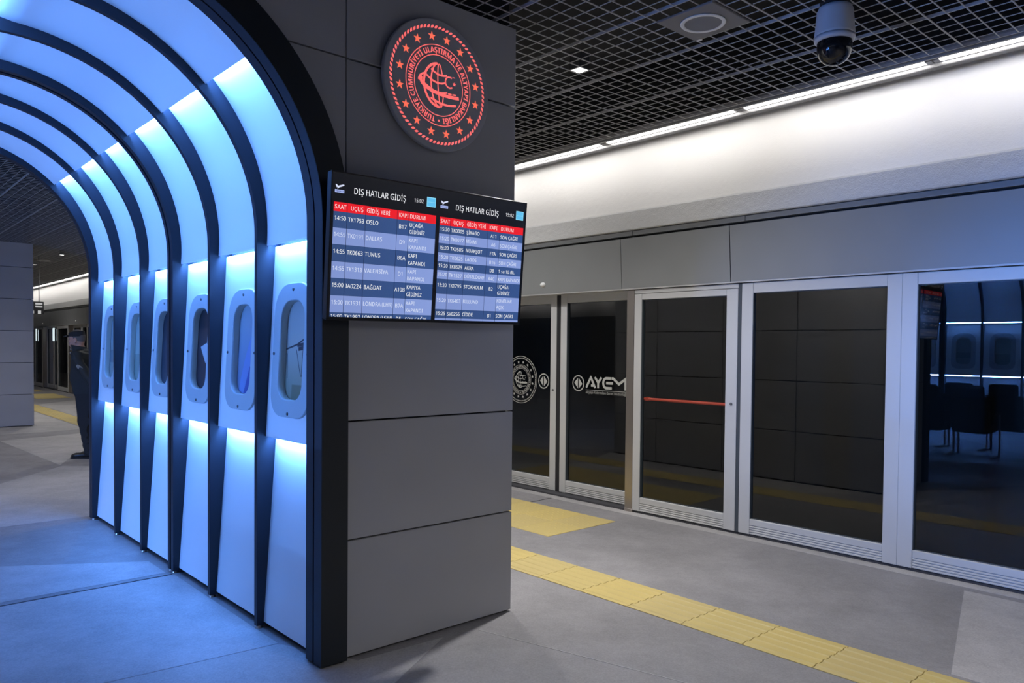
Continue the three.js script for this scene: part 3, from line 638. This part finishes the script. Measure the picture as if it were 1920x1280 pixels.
{
  const RD = 0.340, e = thing('emblem_sign', [2.420, 2.918, -3.281]); tag(e, 'round grey sign with a red glowing seal, globe and ring of stars', 'sign');
  const face = new THREE.MeshStandardMaterial({ color: new THREE.Color().setRGB(0.42, 0.43, 0.47), roughness: 0.5, emissive: new THREE.Color().setRGB(1.0, 0.11, 0.095), emissiveMap: emblemTex, emissiveIntensity: 1.15 });
  mesh('disc', lathe([[0, -0.026], [RD - 0.004, -0.026], [RD, -0.022], [RD, -0.003], [RD - 0.003, 0], [RD - 0.006, 0], [0, 0]], 96).rotateX(Math.PI / 2), std(0.42, 0.43, 0.47, 0.5), e);
  const print = new THREE.CircleGeometry(RD - 0.006, 96); print.translate(0, 0, 0.0006);
  mesh('lit_seal', print, face, e);
  mesh('standoff', [cyl(0.26, 0.26, 0.016, [0, 0, -0.034], 'z', 48)], M.core, e);
  const st = new THREE.Shape(); for (let i = 0; i < 10; i++) { const a = i * Math.PI / 5 + Math.PI / 2, q = RD * (i % 2 ? 0.029 : 0.072); st[i ? 'lineTo' : 'moveTo'](q * Math.cos(a), q * Math.sin(a)); }
  const sg = new THREE.ExtrudeGeometry(st, { depth: 0.001, bevelEnabled: false });
  const sm = new THREE.MeshStandardMaterial({ color: 0x220505, emissive: new THREE.Color().setRGB(1.0, 0.16, 0.10), emissiveIntensity: 1.0 });
  for (let i = 0; i < 16; i++) { const a = (11.25 + 22.5 * i) * R, m = mesh('star', sg, sm, e); m.position.set(RD * 0.735 * Math.sin(a), RD * 0.735 * Math.cos(a), 0.0008); }
}

// ------------------------------------------------------------------ flight information screen
const TVW = 1.222, TVH = 0.686;
const flightTex = canvasTex(2048, 1152, (c, w, h) => {
  const X = u => u * w, Y = v => v * h;
  c.fillStyle = '#101117'; c.fillRect(0, 0, w, h);
  const half = (u0, u1, cols, head, rows, fs, ts, tm, sq, icon, ttl) => {
    c.fillStyle = '#fbfbff'; c.textBaseline = 'middle'; c.textAlign = 'left';
    const fit = (t, x, y, size, maxw, al = 'left') => { c.font = `${size}px sans-serif`; c.textAlign = al; const m = c.measureText(t).width; c.save(); c.translate(x, y); if (m > maxw) c.scale(maxw / m, 1); c.fillText(t, 0, 0); c.restore(); };
    fit('DIŞ HATLAR GİDİŞ', X(ttl[0]), Y(ttl[2]), 66, X(ttl[1] - ttl[0]));
    fit('15:02', X(tm[0]), Y(tm[2]), 44, X(tm[1] - tm[0]));
    c.fillStyle = '#8fdcfa'; c.fillRect(X(sq), Y(0.074), X(0.0456), Y(0.071)); c.fillStyle = '#62c4f4'; c.fillRect(X(sq) + 6, Y(0.08), X(0.0456) - 12, Y(0.028)); c.fillRect(X(sq) + 6, Y(0.112), X(0.0456) - 12, Y(0.027));
    c.fillStyle = '#dfe6ff'; c.save(); c.translate(X(icon), Y(0.083)); c.beginPath(); c.moveTo(4, 4); c.lineTo(14, 2); c.lineTo(26, 14); c.lineTo(66, 0); c.quadraticCurveTo(84, -4, 80, 8); c.lineTo(36, 26); c.lineTo(26, 36); c.lineTo(20, 36); c.lineTo(24, 26); c.lineTo(14, 26); c.closePath(); c.fill();
    c.fillStyle = '#aebdf2'; c.fillRect(0, 42, 82, 24); c.fillStyle = '#4a5a9a'; for (let i = 0; i < 6; i++) c.fillRect(8 + i * 12, 50, 7, 8); c.restore();
    c.fillStyle = '#f01c28'; c.fillRect(X(u0), Y(head[0]), X(u1 - u0), Y(head[1] - head[0]));
    c.fillStyle = '#ffe9ea';
    const edge = [u0, ...cols, u1];
    ['SAAT', 'UÇUŞ', 'GİDİŞ YERİ', 'KAPI', 'DURUM'].forEach((t, i) => fit(t, X(edge[i]) + (i === 1 ? 30 : i === 3 ? 14 : 8), Y((head[0] + head[1]) / 2), 46, X(edge[i + 1] - edge[i]) - 10));
    rows.forEach(([y0, y1, ...t], r) => {
      c.save(); c.beginPath(); c.rect(X(u0), Y(y0), X(u1 - u0), Y(y1 - y0)); c.clip();
      const g = c.createLinearGradient(X(u0), 0, X(u1), 0); g.addColorStop(0, r % 2 ? '#8498d4' : '#385080'); g.addColorStop(1, r % 2 ? '#8aa0de' : '#38558e');
      c.fillStyle = g; c.fillRect(X(u0), Y(y0), X(u1 - u0), Y(y1 - y0));
      c.fillStyle = r % 2 ? '#dfe8ff' : '#ffffff';
      const yh = t[5] ? y0 + t[5] : y1, ym = y0 + (yh - y0) * (t[4].includes('|') ? 0.42 : 0.5);
      fit(t[0], X(edge[0]) + 8, Y(ym - 0.002), fs, X(edge[1] - edge[0]) - 14); fit(t[1], X(edge[1]) + 12, Y(ym), fs, X(edge[2] - edge[1]) - 22); fit(t[2], X(edge[2]) + 8, Y(ym), fs, X(edge[3] - edge[2]) - 14);
      fit(t[3], X((edge[3] + edge[4]) / 2), Y(ym + 0.004), fs, X(edge[4] - edge[3]) - 12, 'center');
      t[4].split('|').forEach((q, i, all) => fit(q, X(edge[4]) + 8, Y(all.length > 1 ? y0 + (y1 - y0) * (0.27 + 0.45 * i) : ym + 0.004), ts, X(u1 - edge[4]) - 12));
      c.restore();
    });
    c.fillStyle = '#16203c'; for (const k of cols) c.fillRect(X(k) - 1.5, Y(head[0]), 3, Y(rows[rows.length - 1][1] - head[0]));
  };
  const K = 'KAPI|KAPANDI';
  half(0.0125, 0.490, [0.0705, 0.152, 0.298, 0.354], [0.202, 0.265], [[0.265, 0.375, '14:50', 'TK1753', 'OSLO', 'B17', 'UÇAĞA|GİDİNİZ'], [0.375, 0.486, '14:55', 'TK0191', 'DALLAS', 'D9', K], [0.486, 0.602, '14:55', 'TK0663', 'TUNUS', 'B6A', K], [0.602, 0.715, '14:55', 'TK1313', 'VALENSİYA', 'D1', K],
    [0.715, 0.833, '15:00', 'IA0224', 'BAĞDAT', 'A10B', 'KAPIYA|GİDİNİZ'], [0.833, 0.950, '15:00', 'TK1931', 'LONDRA (LHR)', 'B7A', K], [0.950, 0.980, '15:00', 'TK1997', 'LONDRA (LGW)', 'D5', 'SON ÇAĞRI', 0.056]], 46, 44, [0.375, 0.424, 0.112], 0.439, 0.0148, [0.095, 0.336, 0.114]);
  half(0.5095, 0.988, [0.567, 0.652, 0.777, 0.847], [0.205, 0.265], [[0.265, 0.3287, '15:20', 'TK0005', 'ŞİKAGO', 'A11', 'SON ÇAĞRI'], [0.3287, 0.4004, '15:20', 'TK0077', 'MİAMİ', 'A6', 'SON ÇAĞRI'], [0.4004, 0.4706, '15:20', 'TK0585', 'NUAKŞOT', 'F7A', 'SON ÇAĞRI'], [0.4706, 0.5373, '15:20', 'TK0625', 'LAGOS', 'B16', 'SON ÇAĞRI'],
    [0.5373, 0.6032, '15:20', 'TK0629', 'AKRA', 'D8', '1 sa 10 dk.'], [0.6032, 0.6683, '15:20', 'TK1527', 'DÜSELDORF', 'A4C', 'KAPI KAPANDI'], [0.6683, 0.7819, '15:20', 'TK1795', 'STOKHOLM', 'B2', 'UÇAĞA|GİDİNİZ'], [0.7819, 0.8991, '15:20', 'TK6463', 'BILLUND', '', 'KONTUAR|AÇIK'], [0.8991, 0.966, '15:25', 'SV0256', 'CİDDE', 'B1', 'SON ÇAĞRI'], [0.966, 0.982, '', '', '', '', '']], 44, 43, [0.874, 0.925, 0.116], 0.938, 0.5094, [0.589, 0.834, 0.121]);
});
{
  const t = thing('flight_screen', [2.353, 2.016, -3.205]); t.rotation.set(5.0 * R, 0, 0.45 * R, 'ZXY');
  tag(t, 'wide flight departures screen mounted on the grey pillar', 'screen');
  mesh('back_cover', [cbox(-TVW / 2 + 0.001, TVW / 2 - 0.001, -TVH / 2 + 0.001, TVH / 2 - 0.001, -0.042, -0.004, 0.006), cbox(-0.3, 0.3, -0.2, 0.2, -0.062, -0.040, 0.006)], std(0.012, 0.013, 0.016, 0.35), t);
  const b = 0.007;
  mesh('bezel', [cbox(-TVW / 2, TVW / 2, TVH / 2 - b, TVH / 2, -0.010, 0.002, 0.001), cbox(-TVW / 2, TVW / 2, -TVH / 2, -TVH / 2 + b + 0.004, -0.010, 0.002, 0.001), cbox(-TVW / 2, -TVW / 2 + b, -TVH / 2, TVH / 2, -0.010, 0.002, 0.001), cbox(TVW / 2 - b, TVW / 2, -TVH / 2, TVH / 2, -0.010, 0.002, 0.001)], M.black, t);
  const scr = new THREE.PlaneGeometry(TVW - 0.004, TVH - 0.004); scr.translate(0, 0, 0.0002);
  mesh('display_panel', scr, new THREE.MeshStandardMaterial({ color: 0x060606, roughness: 0.25, emissive: 0xffffff, emissiveMap: flightTex, emissiveIntensity: 0.95 }), t);
  const br = mesh('wall_bracket', [cbox(-0.25, 0.25, -0.15, 0.15, -0.095, -0.055, 0.003)], M.blackMatt, t);
  br.scale.set(1, 1, 1);
}

// ------------------------------------------------------------------ decals on the sliding leaves by the pillar
function decal(parent, name, w, h, px, draw, x, y, z, label) {
  const tx = canvasTex(px, Math.round(px * h / w), draw);
  const m = new THREE.MeshStandardMaterial({ color: new THREE.Color().setRGB(0.42, 0.42, 0.39), roughness: 0.8, alphaMap: tx, alphaTest: 0.4 });
  const o = mesh(name, new THREE.PlaneGeometry(w, h).rotateY(-Math.PI / 2), m, parent); o.position.set(x, y, z); o.userData.label = label;
}
function diamondLogo(c, w, h) {
  c.fillStyle = '#000'; c.fillRect(0, 0, w, h); c.strokeStyle = c.fillStyle = '#fff'; c.lineWidth = w * 0.07; c.beginPath(); c.ellipse(w / 2, h / 2, w * 0.45, h * 0.45, 0, 0, 7); c.stroke();
  for (const s of [-1, 1]) { c.beginPath(); c.moveTo(w / 2 + s * w * 0.03, h * 0.17); c.lineTo(w / 2 + s * w * 0.03, h * 0.83); c.lineTo(w / 2 + s * w * 0.33, h / 2 + s * h * 0.03); c.closePath(); c.fill(); }
}
{
  const [a, b] = leafs[0], gx = BX + 0.0285;
  decal(a, 'seal_decal', 0.535, 0.535, 1024, (c, w) => { emblem(c, w / 2, '#fff', '#000', true); c.strokeStyle = '#fff'; c.lineWidth = w * 0.012; c.beginPath(); c.arc(w / 2, w / 2, w * 0.49, 0, 7); c.stroke(); }, gx, 1.19, -6.335, 'pale round seal printed on the glass');
  decal(a, 'logo_decal', 0.172, 0.172, 256, diamondLogo, gx, 1.187, -5.967, 'pale round logo with a split diamond');
  decal(b, 'logo_decal', 0.172, 0.172, 256, diamondLogo, gx, 1.185, -5.452, 'pale round logo with a split diamond');
  decal(b, 'word_decal', 0.55, 0.205, 1024, (c, w, h) => {
    c.fillStyle = '#000'; c.fillRect(0, 0, w, h); c.strokeStyle = '#fff'; c.fillStyle = '#fff'; c.lineWidth = h * 0.125; c.lineJoin = 'miter';
    const t = h * 0.06, m = h * 0.60, line = (...p) => { c.beginPath(); c.moveTo(p[0], p[1]); for (let i = 2; i < p.length; i += 2) c.lineTo(p[i], p[i + 1]); c.stroke(); };
    line(w * 0.01, m, w * 0.125, t + 8, w * 0.235, m); line(w * 0.13, m * 0.80, w * 0.20, m * 0.80);          // A
    line(w * 0.225, t, w * 0.305, m * 0.55, w * 0.385, t); line(w * 0.305, m * 0.5, w * 0.305, m);             // Y
    c.beginPath(); c.moveTo(w * 0.61, t + 12); c.lineTo(w * 0.52, t + 12); c.bezierCurveTo(w * 0.40, t, w * 0.40, m, w * 0.52, m - 12); c.lineTo(w * 0.635, m - 12); c.stroke(); line(w * 0.50, m * 0.54, w * 0.66, m * 0.54);   // G
    line(w * 0.625, t + 12, w * 0.67, t + 12, w * 0.80, m * 0.58, w * 0.95, t + 14, w * 0.95, m + 14);         // M
    c.fillRect(0, h * 0.70, w, h * 0.022);
    c.font = `${h * 0.17}px sans-serif`; c.textBaseline = 'middle'; const s = 'Altyapı Yatırımları Genel Müdürlüğü', q = c.measureText(s).width; c.save(); c.translate(0, h * 0.83); c.scale(w / q, 1); c.fillText(s, 0, 0); c.restore();
  }, gx, 1.165, -5.072, 'pale four letter wordmark AYGM with a small line of text');
}

// ------------------------------------------------------------------ hanging sign far along the platform
{
  const s = thing('hanging_sign', [3.40, 2.29, -18.9]); tag(s, 'small dark hanging direction sign beside the distant pillar', 'sign');
  mesh('sign_box', cbox(-0.55, 0.13, -0.135, 0.135, -0.04, 0.04, 0.006), M.black, s);
  const pale = new THREE.MeshStandardMaterial({ color: 0x222222, emissive: 0xffffff, emissiveIntensity: 0.45 });
  mesh('sign_text', canvasPlate(), pale, s).position.set(-0.20, 0, 0.0405);
  mesh('hanger', [cyl(0.008, 0.008, 0.98, [-0.4, 0.62, 0]), cyl(0.008, 0.008, 0.98, [0.05, 0.62, 0])], M.railDark, s);
}
function canvasPlate() {                                             // rows of small pictogram plates, too far to read
  const g = [];
  for (const [x, y, w, h] of [[-0.2, 0.06, 0.17, 0.05], [0.05, 0.09, 0.11, 0.035], [0.24, 0.09, 0.13, 0.035], [0.05, 0.03, 0.10, 0.03], [0.24, 0.03, 0.13, 0.03], [-0.14, -0.09, 0.05, 0.07], [0.02, -0.09, 0.05, 0.05], [0.13, -0.09, 0.04, 0.06], [0.25, -0.09, 0.06, 0.07]]) g.push(cbox(x - w / 2, x + w / 2, y - h / 2, y + h / 2, 0, 0.002, 0));
  return g;
}

// ------------------------------------------------------------------ cabin seats in the tunnel (seen in the glass)
function seat(x, z, turn, label) {
  const s = thing('cabin_seat', [x, 0, z], turn); tag(s, label, 'seat');
  mesh('seat_cushion', cbox(-0.24, 0.24, 0.36, 0.47, -0.22, 0.24, 0.03), M.seatCover, s);
  const bk = mesh('backrest', cbox(-0.25, 0.25, 0, 0.46, -0.05, 0.05, 0.025), M.seatCover, s); bk.position.set(0, 0.42, -0.20); bk.rotation.x = -0.16;
  const hr = mesh('headrest', cbox(-0.19, 0.19, 0, 0.19, -0.055, 0.05, 0.03), M.seatCover, s); hr.position.set(0, 0.855, -0.268); hr.rotation.x = -0.12;
  for (const k of [-1, 1]) {
    mesh('armrest', cbox(k * 0.27 - 0.025, k * 0.27 + 0.025, 0.62, 0.66, -0.20, 0.22, 0.012), M.blackMatt, s);
    mesh('sled_leg', tube([[k * 0.27, 0.62, 0.18], [k * 0.27, 0.38, 0.20], [k * 0.27, 0.02, 0.20], [k * 0.27, 0.016, 0.16], [k * 0.27, 0.016, -0.22]], 0.014, 40, 8), M.steel, s);
  }
}
[[-1.05, -3.60, 'black cabin seat nearest the tunnel mouth in the front row'], [-1.05, -4.20, 'second black cabin seat of the front row'], [-1.05, -4.80, 'third black cabin seat of the front row']].forEach(([x, z, l]) => seat(x, z, -Math.PI / 2, l));
[[-1.95, -3.40, 'black cabin seat nearest the tunnel mouth in the rear row'], [-1.95, -4.00, 'second black cabin seat of the rear row'], [-1.95, -4.60, 'third black cabin seat of the rear row']].forEach(([x, z, l]) => seat(x, z, -Math.PI / 2, l));

// ------------------------------------------------------------------ standing guard
function sdfMesh(f, lo, hi, cell) {
  const half = Math.max(hi[0] - lo[0], hi[1] - lo[1], hi[2] - lo[2]) / 2 + 2 * cell, n = Math.ceil(2 * half / cell), c = [0, 1, 2].map(i => (lo[i] + hi[i]) / 2);
  const mc = new MarchingCubes(n, new THREE.MeshBasicMaterial(), false, false, 400000);
  mc.isolation = 0;
  const at = (i, k) => c[k] + (i - n / 2) / (n / 2) * half;
  for (let k = 0; k < n; k++) { const z = at(k, 2); for (let j = 0; j < n; j++) { const y = at(j, 1); for (let i = 0; i < n; i++) { const x = at(i, 0);
    const inside = x > lo[0] - cell && x < hi[0] + cell && y > lo[1] - cell && y < hi[1] + cell && z > lo[2] - cell && z < hi[2] + cell;
    mc.field[k * n * n + j * n + i] = inside ? -f(x, y, z) : -1; } } }
  mc.update();
  const g = new THREE.BufferGeometry();
  g.setAttribute('position', new THREE.BufferAttribute(mc.positionArray.slice(0, mc.count * 3), 3));
  let m = mergeVertices(g, cell * 0.02); m.scale(half, half, half).translate(...c); m.computeVertexNormals();
  return boxUV(m);
}
const capsule = (a, b, ra, rb) => { const d = [b[0] - a[0], b[1] - a[1], b[2] - a[2]], l2 = d[0] ** 2 + d[1] ** 2 + d[2] ** 2;
  return (x, y, z) => { const t = Math.max(0, Math.min(1, ((x - a[0]) * d[0] + (y - a[1]) * d[1] + (z - a[2]) * d[2]) / l2)); return Math.hypot(x - a[0] - t * d[0], y - a[1] - t * d[1], z - a[2] - t * d[2]) - (ra + (rb - ra) * t); }; };
const ellips = (c, r) => (x, y, z) => { const q = Math.hypot((x - c[0]) / r[0], (y - c[1]) / r[1], (z - c[2]) / r[2]); return (q - 1) * Math.min(...r); };
const smin = (a, b, k) => { const h = Math.max(k - Math.abs(a - b), 0) / k; return Math.min(a, b) - h * h * k / 4; };
const blend = (list, k) => (x, y, z) => list.reduce((m, f) => smin(m, f(x, y, z), k), 9);
{
  // faces -z in his own frame; +x is his right, -x his left
  const g = thing('person', [2.723, 0, -11.547], Math.atan2(0.743, 0.669)); tag(g, 'guard in a black cap and dark jacket standing behind the tunnel edge, looking left', 'person');
  const skin = std(0.42, 0.235, 0.17, 0.55), jacketM = std(0.012, 0.017, 0.020, 0.8), trouserM = std(0.011, 0.013, 0.016, 0.85), shoeM = std(0.008, 0.008, 0.008, 0.4), capM = std(0.008, 0.009, 0.012, 0.8), hairM = std(0.10, 0.09, 0.085, 0.8);
  const hz = -0.085;                                                   // the head is carried forward
  const head = blend([ellips([0, 1.615, hz + 0.008], [0.077, 0.115, 0.098]), ellips([0, 1.545, hz - 0.048], [0.055, 0.055, 0.050]), ellips([0, 1.512, hz - 0.072], [0.026, 0.022, 0.024])], 0.03);
  const face = blend([head, capsule([0, 1.612, hz - 0.086], [0, 1.580, hz - 0.107], 0.009, 0.013), ellips([0, 1.540, hz - 0.094], [0.025, 0.010, 0.012]), ellips([0, 1.530, hz - 0.092], [0.022, 0.008, 0.011]), ellips([0, 1.628, hz - 0.084], [0.060, 0.012, 0.018]), ellips([-0.038, 1.572, hz - 0.07], [0.022, 0.02, 0.02]), ellips([0.038, 1.572, hz - 0.07], [0.022, 0.02, 0.02])], 0.014);
  const eyeL = ellips([-0.031, 1.612, hz - 0.094], [0.016, 0.009, 0.012]), eyeR = ellips([0.031, 1.612, hz - 0.094], [0.016, 0.009, 0.012]);
  const ears = [-1, 1].map(s => blend([ellips([s * 0.081, 1.590, hz + 0.022], [0.009, 0.032, 0.019]), ellips([s * 0.079, 1.565, hz + 0.016], [0.008, 0.014, 0.010])], 0.01));
  const neck = capsule([0, 1.43, -0.035], [0, 1.53, hz + 0.012], 0.062, 0.056), chest = ellips([0, 1.25, -0.02], [0.17, 0.22, 0.105]), hips = ellips([0, 0.95, 0.0], [0.155, 0.13, 0.105]);
  const hands = [-1, 1].flatMap(s => {
    const w = [s * 0.265, 0.80, -0.055], list = [capsule(w, [s * 0.268, 0.735, -0.070], 0.026, 0.034), ellips([s * 0.268, 0.725, -0.07], [0.017, 0.045, 0.040])];
    for (let k = 0; k < 4; k++) { const z = -0.100 + k * 0.021, l = [0.070, 0.080, 0.074, 0.058][k]; list.push(capsule([s * 0.268, 0.690, z], [s * 0.264, 0.690 - l * 0.55, z - 0.004], 0.0098, 0.009), capsule([s * 0.264, 0.690 - l * 0.55, z - 0.004], [s * 0.252, 0.690 - l, z - 0.004], 0.009, 0.0078)); }
    list.push(capsule([s * 0.266, 0.752, -0.098], [s * 0.256, 0.712, -0.122], 0.012, 0.010), capsule([s * 0.256, 0.712, -0.122], [s * 0.248, 0.684, -0.124], 0.010, 0.0085));
    return list;
  });
  const limbs = [-1, 1].flatMap(s => [capsule([s * 0.185, 1.39, 0.0], [s * 0.245, 1.10, 0.01], 0.05, 0.04), capsule([s * 0.245, 1.10, 0.01], [s * 0.265, 0.82, -0.05], 0.038, 0.028), capsule([s * 0.085, 0.92, 0.0], [s * 0.095, 0.50, -0.01], 0.082, 0.055), capsule([s * 0.095, 0.50, -0.01], [s * 0.10, 0.10, 0.03], 0.053, 0.038)]);
  const bodyF = blend([chest, hips, neck, ...limbs, capsule([0, 0.95, 0], [0, 1.2, -0.01], 0.11, 0.115)], 0.05);
  const whole = (x, y, z) => { let d = smin(bodyF(x, y, z), Math.max(face(x, y, z), -eyeL(x, y, z), -eyeR(x, y, z)), 0.02); d = smin(d, ears[0](x, y, z), 0.008); d = smin(d, ears[1](x, y, z), 0.008); return y < 0.86 && Math.abs(x) > 0.2 ? Math.min(d, hands.reduce((m, f) => smin(m, f(x, y, z), 0.008), 9)) : d; };
  const lowHand = (x, y, z) => whole(x, y, z);
  const bodyGeo = mergeGeometries([sdfMesh(whole, [-0.11, 1.40, -0.24], [0.11, 1.75, 0.06], 0.005), sdfMesh((x, y, z) => Math.max(lowHand(x, y, z), y - 0.86), [-0.33, 0.58, -0.17], [-0.21, 0.87, 0.03], 0.0045), sdfMesh((x, y, z) => Math.max(lowHand(x, y, z), y - 0.86), [0.21, 0.58, -0.17], [0.33, 0.87, 0.03], 0.0045), sdfMesh((x, y, z) => Math.max(bodyF(x, y, z) + 0.006, y - 1.44), [-0.34, 0.08, -0.15], [0.34, 1.45, 0.14], 0.014)].map(clean));
  mesh('body', bodyGeo, skin, g);
  for (const s of [-1, 1]) { const e = new THREE.SphereGeometry(0.0115, 16, 12); mesh('eye', e, std(0.35, 0.34, 0.33, 0.3), g).position.set(s * 0.031, 1.612, hz - 0.080); }
  // jacket: torso, sleeves, upright collar; open at neck, cuffs and hem
  const sleeve = s => [capsule([s * 0.180, 1.385, 0.0], [s * 0.250, 1.10, 0.012], 0.074, 0.062), capsule([s * 0.250, 1.10, 0.012], [s * 0.268, 0.825, -0.045], 0.060, 0.047)];
  const torso = blend([ellips([0, 1.27, -0.015], [0.205, 0.20, 0.135]), ellips([0, 1.08, -0.035], [0.20, 0.20, 0.155]), ellips([0, 0.90, -0.01], [0.195, 0.13, 0.15]), capsule([-0.13, 1.37, 0], [0.13, 1.37, 0], 0.075, 0.075)], 0.06);
  const arms = blend([...sleeve(-1), ...sleeve(1)], 0.03);
  const fold = (x, y, z) => 0.004 * Math.sin(y * 62 + x * 25 + 3 * Math.sin(z * 30)) * Math.max(0, Math.sin(y * 9 + 1));
  const collar = (x, y, z) => Math.max(Math.abs(Math.hypot(x, (z + 0.05 + (y - 1.45) * 0.25) * 0.95) - 0.083) - 0.008, Math.abs(y - 1.465 + (z + 0.05) * 0.15) - 0.050);
  const jk = (x, y, z) => Math.min(smin(smin(torso(x, y, z), arms(x, y, z), 0.035) + fold(x, y, z), collar(x, y, z), 0.02), 9);
  const jacket = mesh('jacket', sdfMesh((x, y, z) => Math.max(jk(x, y, z), 0.835 - y + (Math.abs(x) > 0.21 ? -0.02 : 0)), [-0.36, 0.80, -0.22], [0.36, 1.56, 0.18], 0.010), jacketM, g);
  mesh('arm_patch', [cyl(0.036, 0.036, 0.006, [0, 0, 0], 'x', 24)], std(0.20, 0.20, 0.19, 0.8), jacket).position.set(-0.2835, 1.23, 0.0);
  jacket.children[0].rotation.z = 0.16;
  mesh('collar_pin', [...[0, 1].map(k => clean(new THREE.SphereGeometry(0.008, 10, 8).translate(-0.045, 1.47 - k * 0.05, -0.152 - k * 0.012)))], std(0.6, 0.6, 0.58, 0.4), jacket);
  const legs = blend([-1, 1].flatMap(s => [capsule([s * 0.088, 0.90, 0.0], [s * 0.100, 0.50, -0.012], 0.108, 0.082), capsule([s * 0.100, 0.50, -0.012], [s * 0.104, 0.09, 0.025], 0.080, 0.068)]), 0.03);
  mesh('trousers', sdfMesh((x, y, z) => Math.max(Math.min(legs(x, y, z), ellips([0, 0.93, 0], [0.18, 0.11, 0.135])(x, y, z)) + 0.004 * Math.sin(y * 70 + z * 20) * Math.max(0, 1 - Math.abs(y - 0.2) * 4), 0.065 - y, y - 0.97), [-0.24, 0.05, -0.16], [0.24, 0.98, 0.16], 0.010), trouserM, g);
  for (const s of [-1, 1]) {
    const sh = blend([capsule([s * 0.104, 0.055, 0.055], [s * 0.110, 0.040, -0.14], 0.045, 0.036), ellips([s * 0.104, 0.085, 0.03], [0.045, 0.055, 0.052]), ellips([s * 0.112, 0.036, -0.165], [0.046, 0.032, 0.055])], 0.03);
    const shoe = mesh('shoe', sdfMesh((x, y, z) => Math.max(sh(x, y, z), 0.018 - y), [s * 0.107 - 0.065, 0, -0.235], [s * 0.107 + 0.065, 0.15, 0.115], 0.007), shoeM, g);
    mesh('sole', sdfMesh((x, y, z) => Math.max(Math.max(sh(x, Math.max(y, 0.034), z) - 0.004, y - 0.022), -y), [s * 0.107 - 0.07, -0.005, -0.24], [s * 0.107 + 0.07, 0.03, 0.12], 0.006), M.blackMatt, shoe);
  }
  const hair = blend([ellips([0, 1.630, hz + 0.016], [0.082, 0.105, 0.100])], 0.02);
  mesh('hair', sdfMesh((x, y, z) => Math.max(hair(x, y, z), -(z - hz + 0.005) + (y - 1.62) * -0.5, 1.555 - y), [-0.09, 1.54, -0.20], [0.09, 1.74, 0.05], 0.006), hairM, g);
  const crown = (x, y, z) => { const h = y - 1.648, w = 1 - Math.max(0, h) * 1.6, q = Math.hypot(x / (0.086 * w), (z - hz - 0.004) / (0.109 * w)); return Math.max((q - 1) * 0.086, 1.640 - y, y - 1.722 + q * q * 0.022 + (z - hz) * -0.16); };
  const cap = mesh('cap', sdfMesh(crown, [-0.12, 1.64, -0.26], [0.12, 1.78, 0.08], 0.006), capM, g);
  const LEAN = y => { return 0.115 * Math.max(0, y - 0.1) / 1.5; };
  const peak = (x, y, z) => Math.max(Math.abs(y - 1.655 + (z - hz + 0.10) * -0.22 + x * x * 2.2) - 0.005, Math.hypot(x / 0.085, (z - hz + 0.085) / 0.085) - 1, z - hz + 0.085);
  mesh('cap_peak', sdfMesh(peak, [-0.10, 1.60, -0.30], [0.10, 1.70, -0.14], 0.004), capM, cap);
  // he leans forward from the hips: every piece is bent by the same curve
  g.updateMatrixWorld(true);
  const inv = g.matrixWorld.clone().invert(), all = [];
  g.traverse(o => { if (o.isMesh) all.push([o, inv.clone().multiply(o.matrixWorld)]); });
  for (const [o, m] of all) {
    o.geometry = o.geometry.clone().applyMatrix4(m);
    const p = o.geometry.attributes.position;
    for (let i = 0; i < p.count; i++) { const arm = Math.abs(p.getX(i)) > 0.17 && p.getY(i) < 1.36 ? Math.min(1, (1.36 - p.getY(i)) / 0.5) * Math.min(1, (Math.abs(p.getX(i)) - 0.17) / 0.05) : 0; p.setZ(i, p.getZ(i) - LEAN(p.getY(i)) + 0.31 * arm); }
    o.geometry.computeVertexNormals();
    o.position.set(0, 0, 0); o.quaternion.identity(); o.scale.set(1, 1, 1);
  }
}

renderer.render(scene, camera);
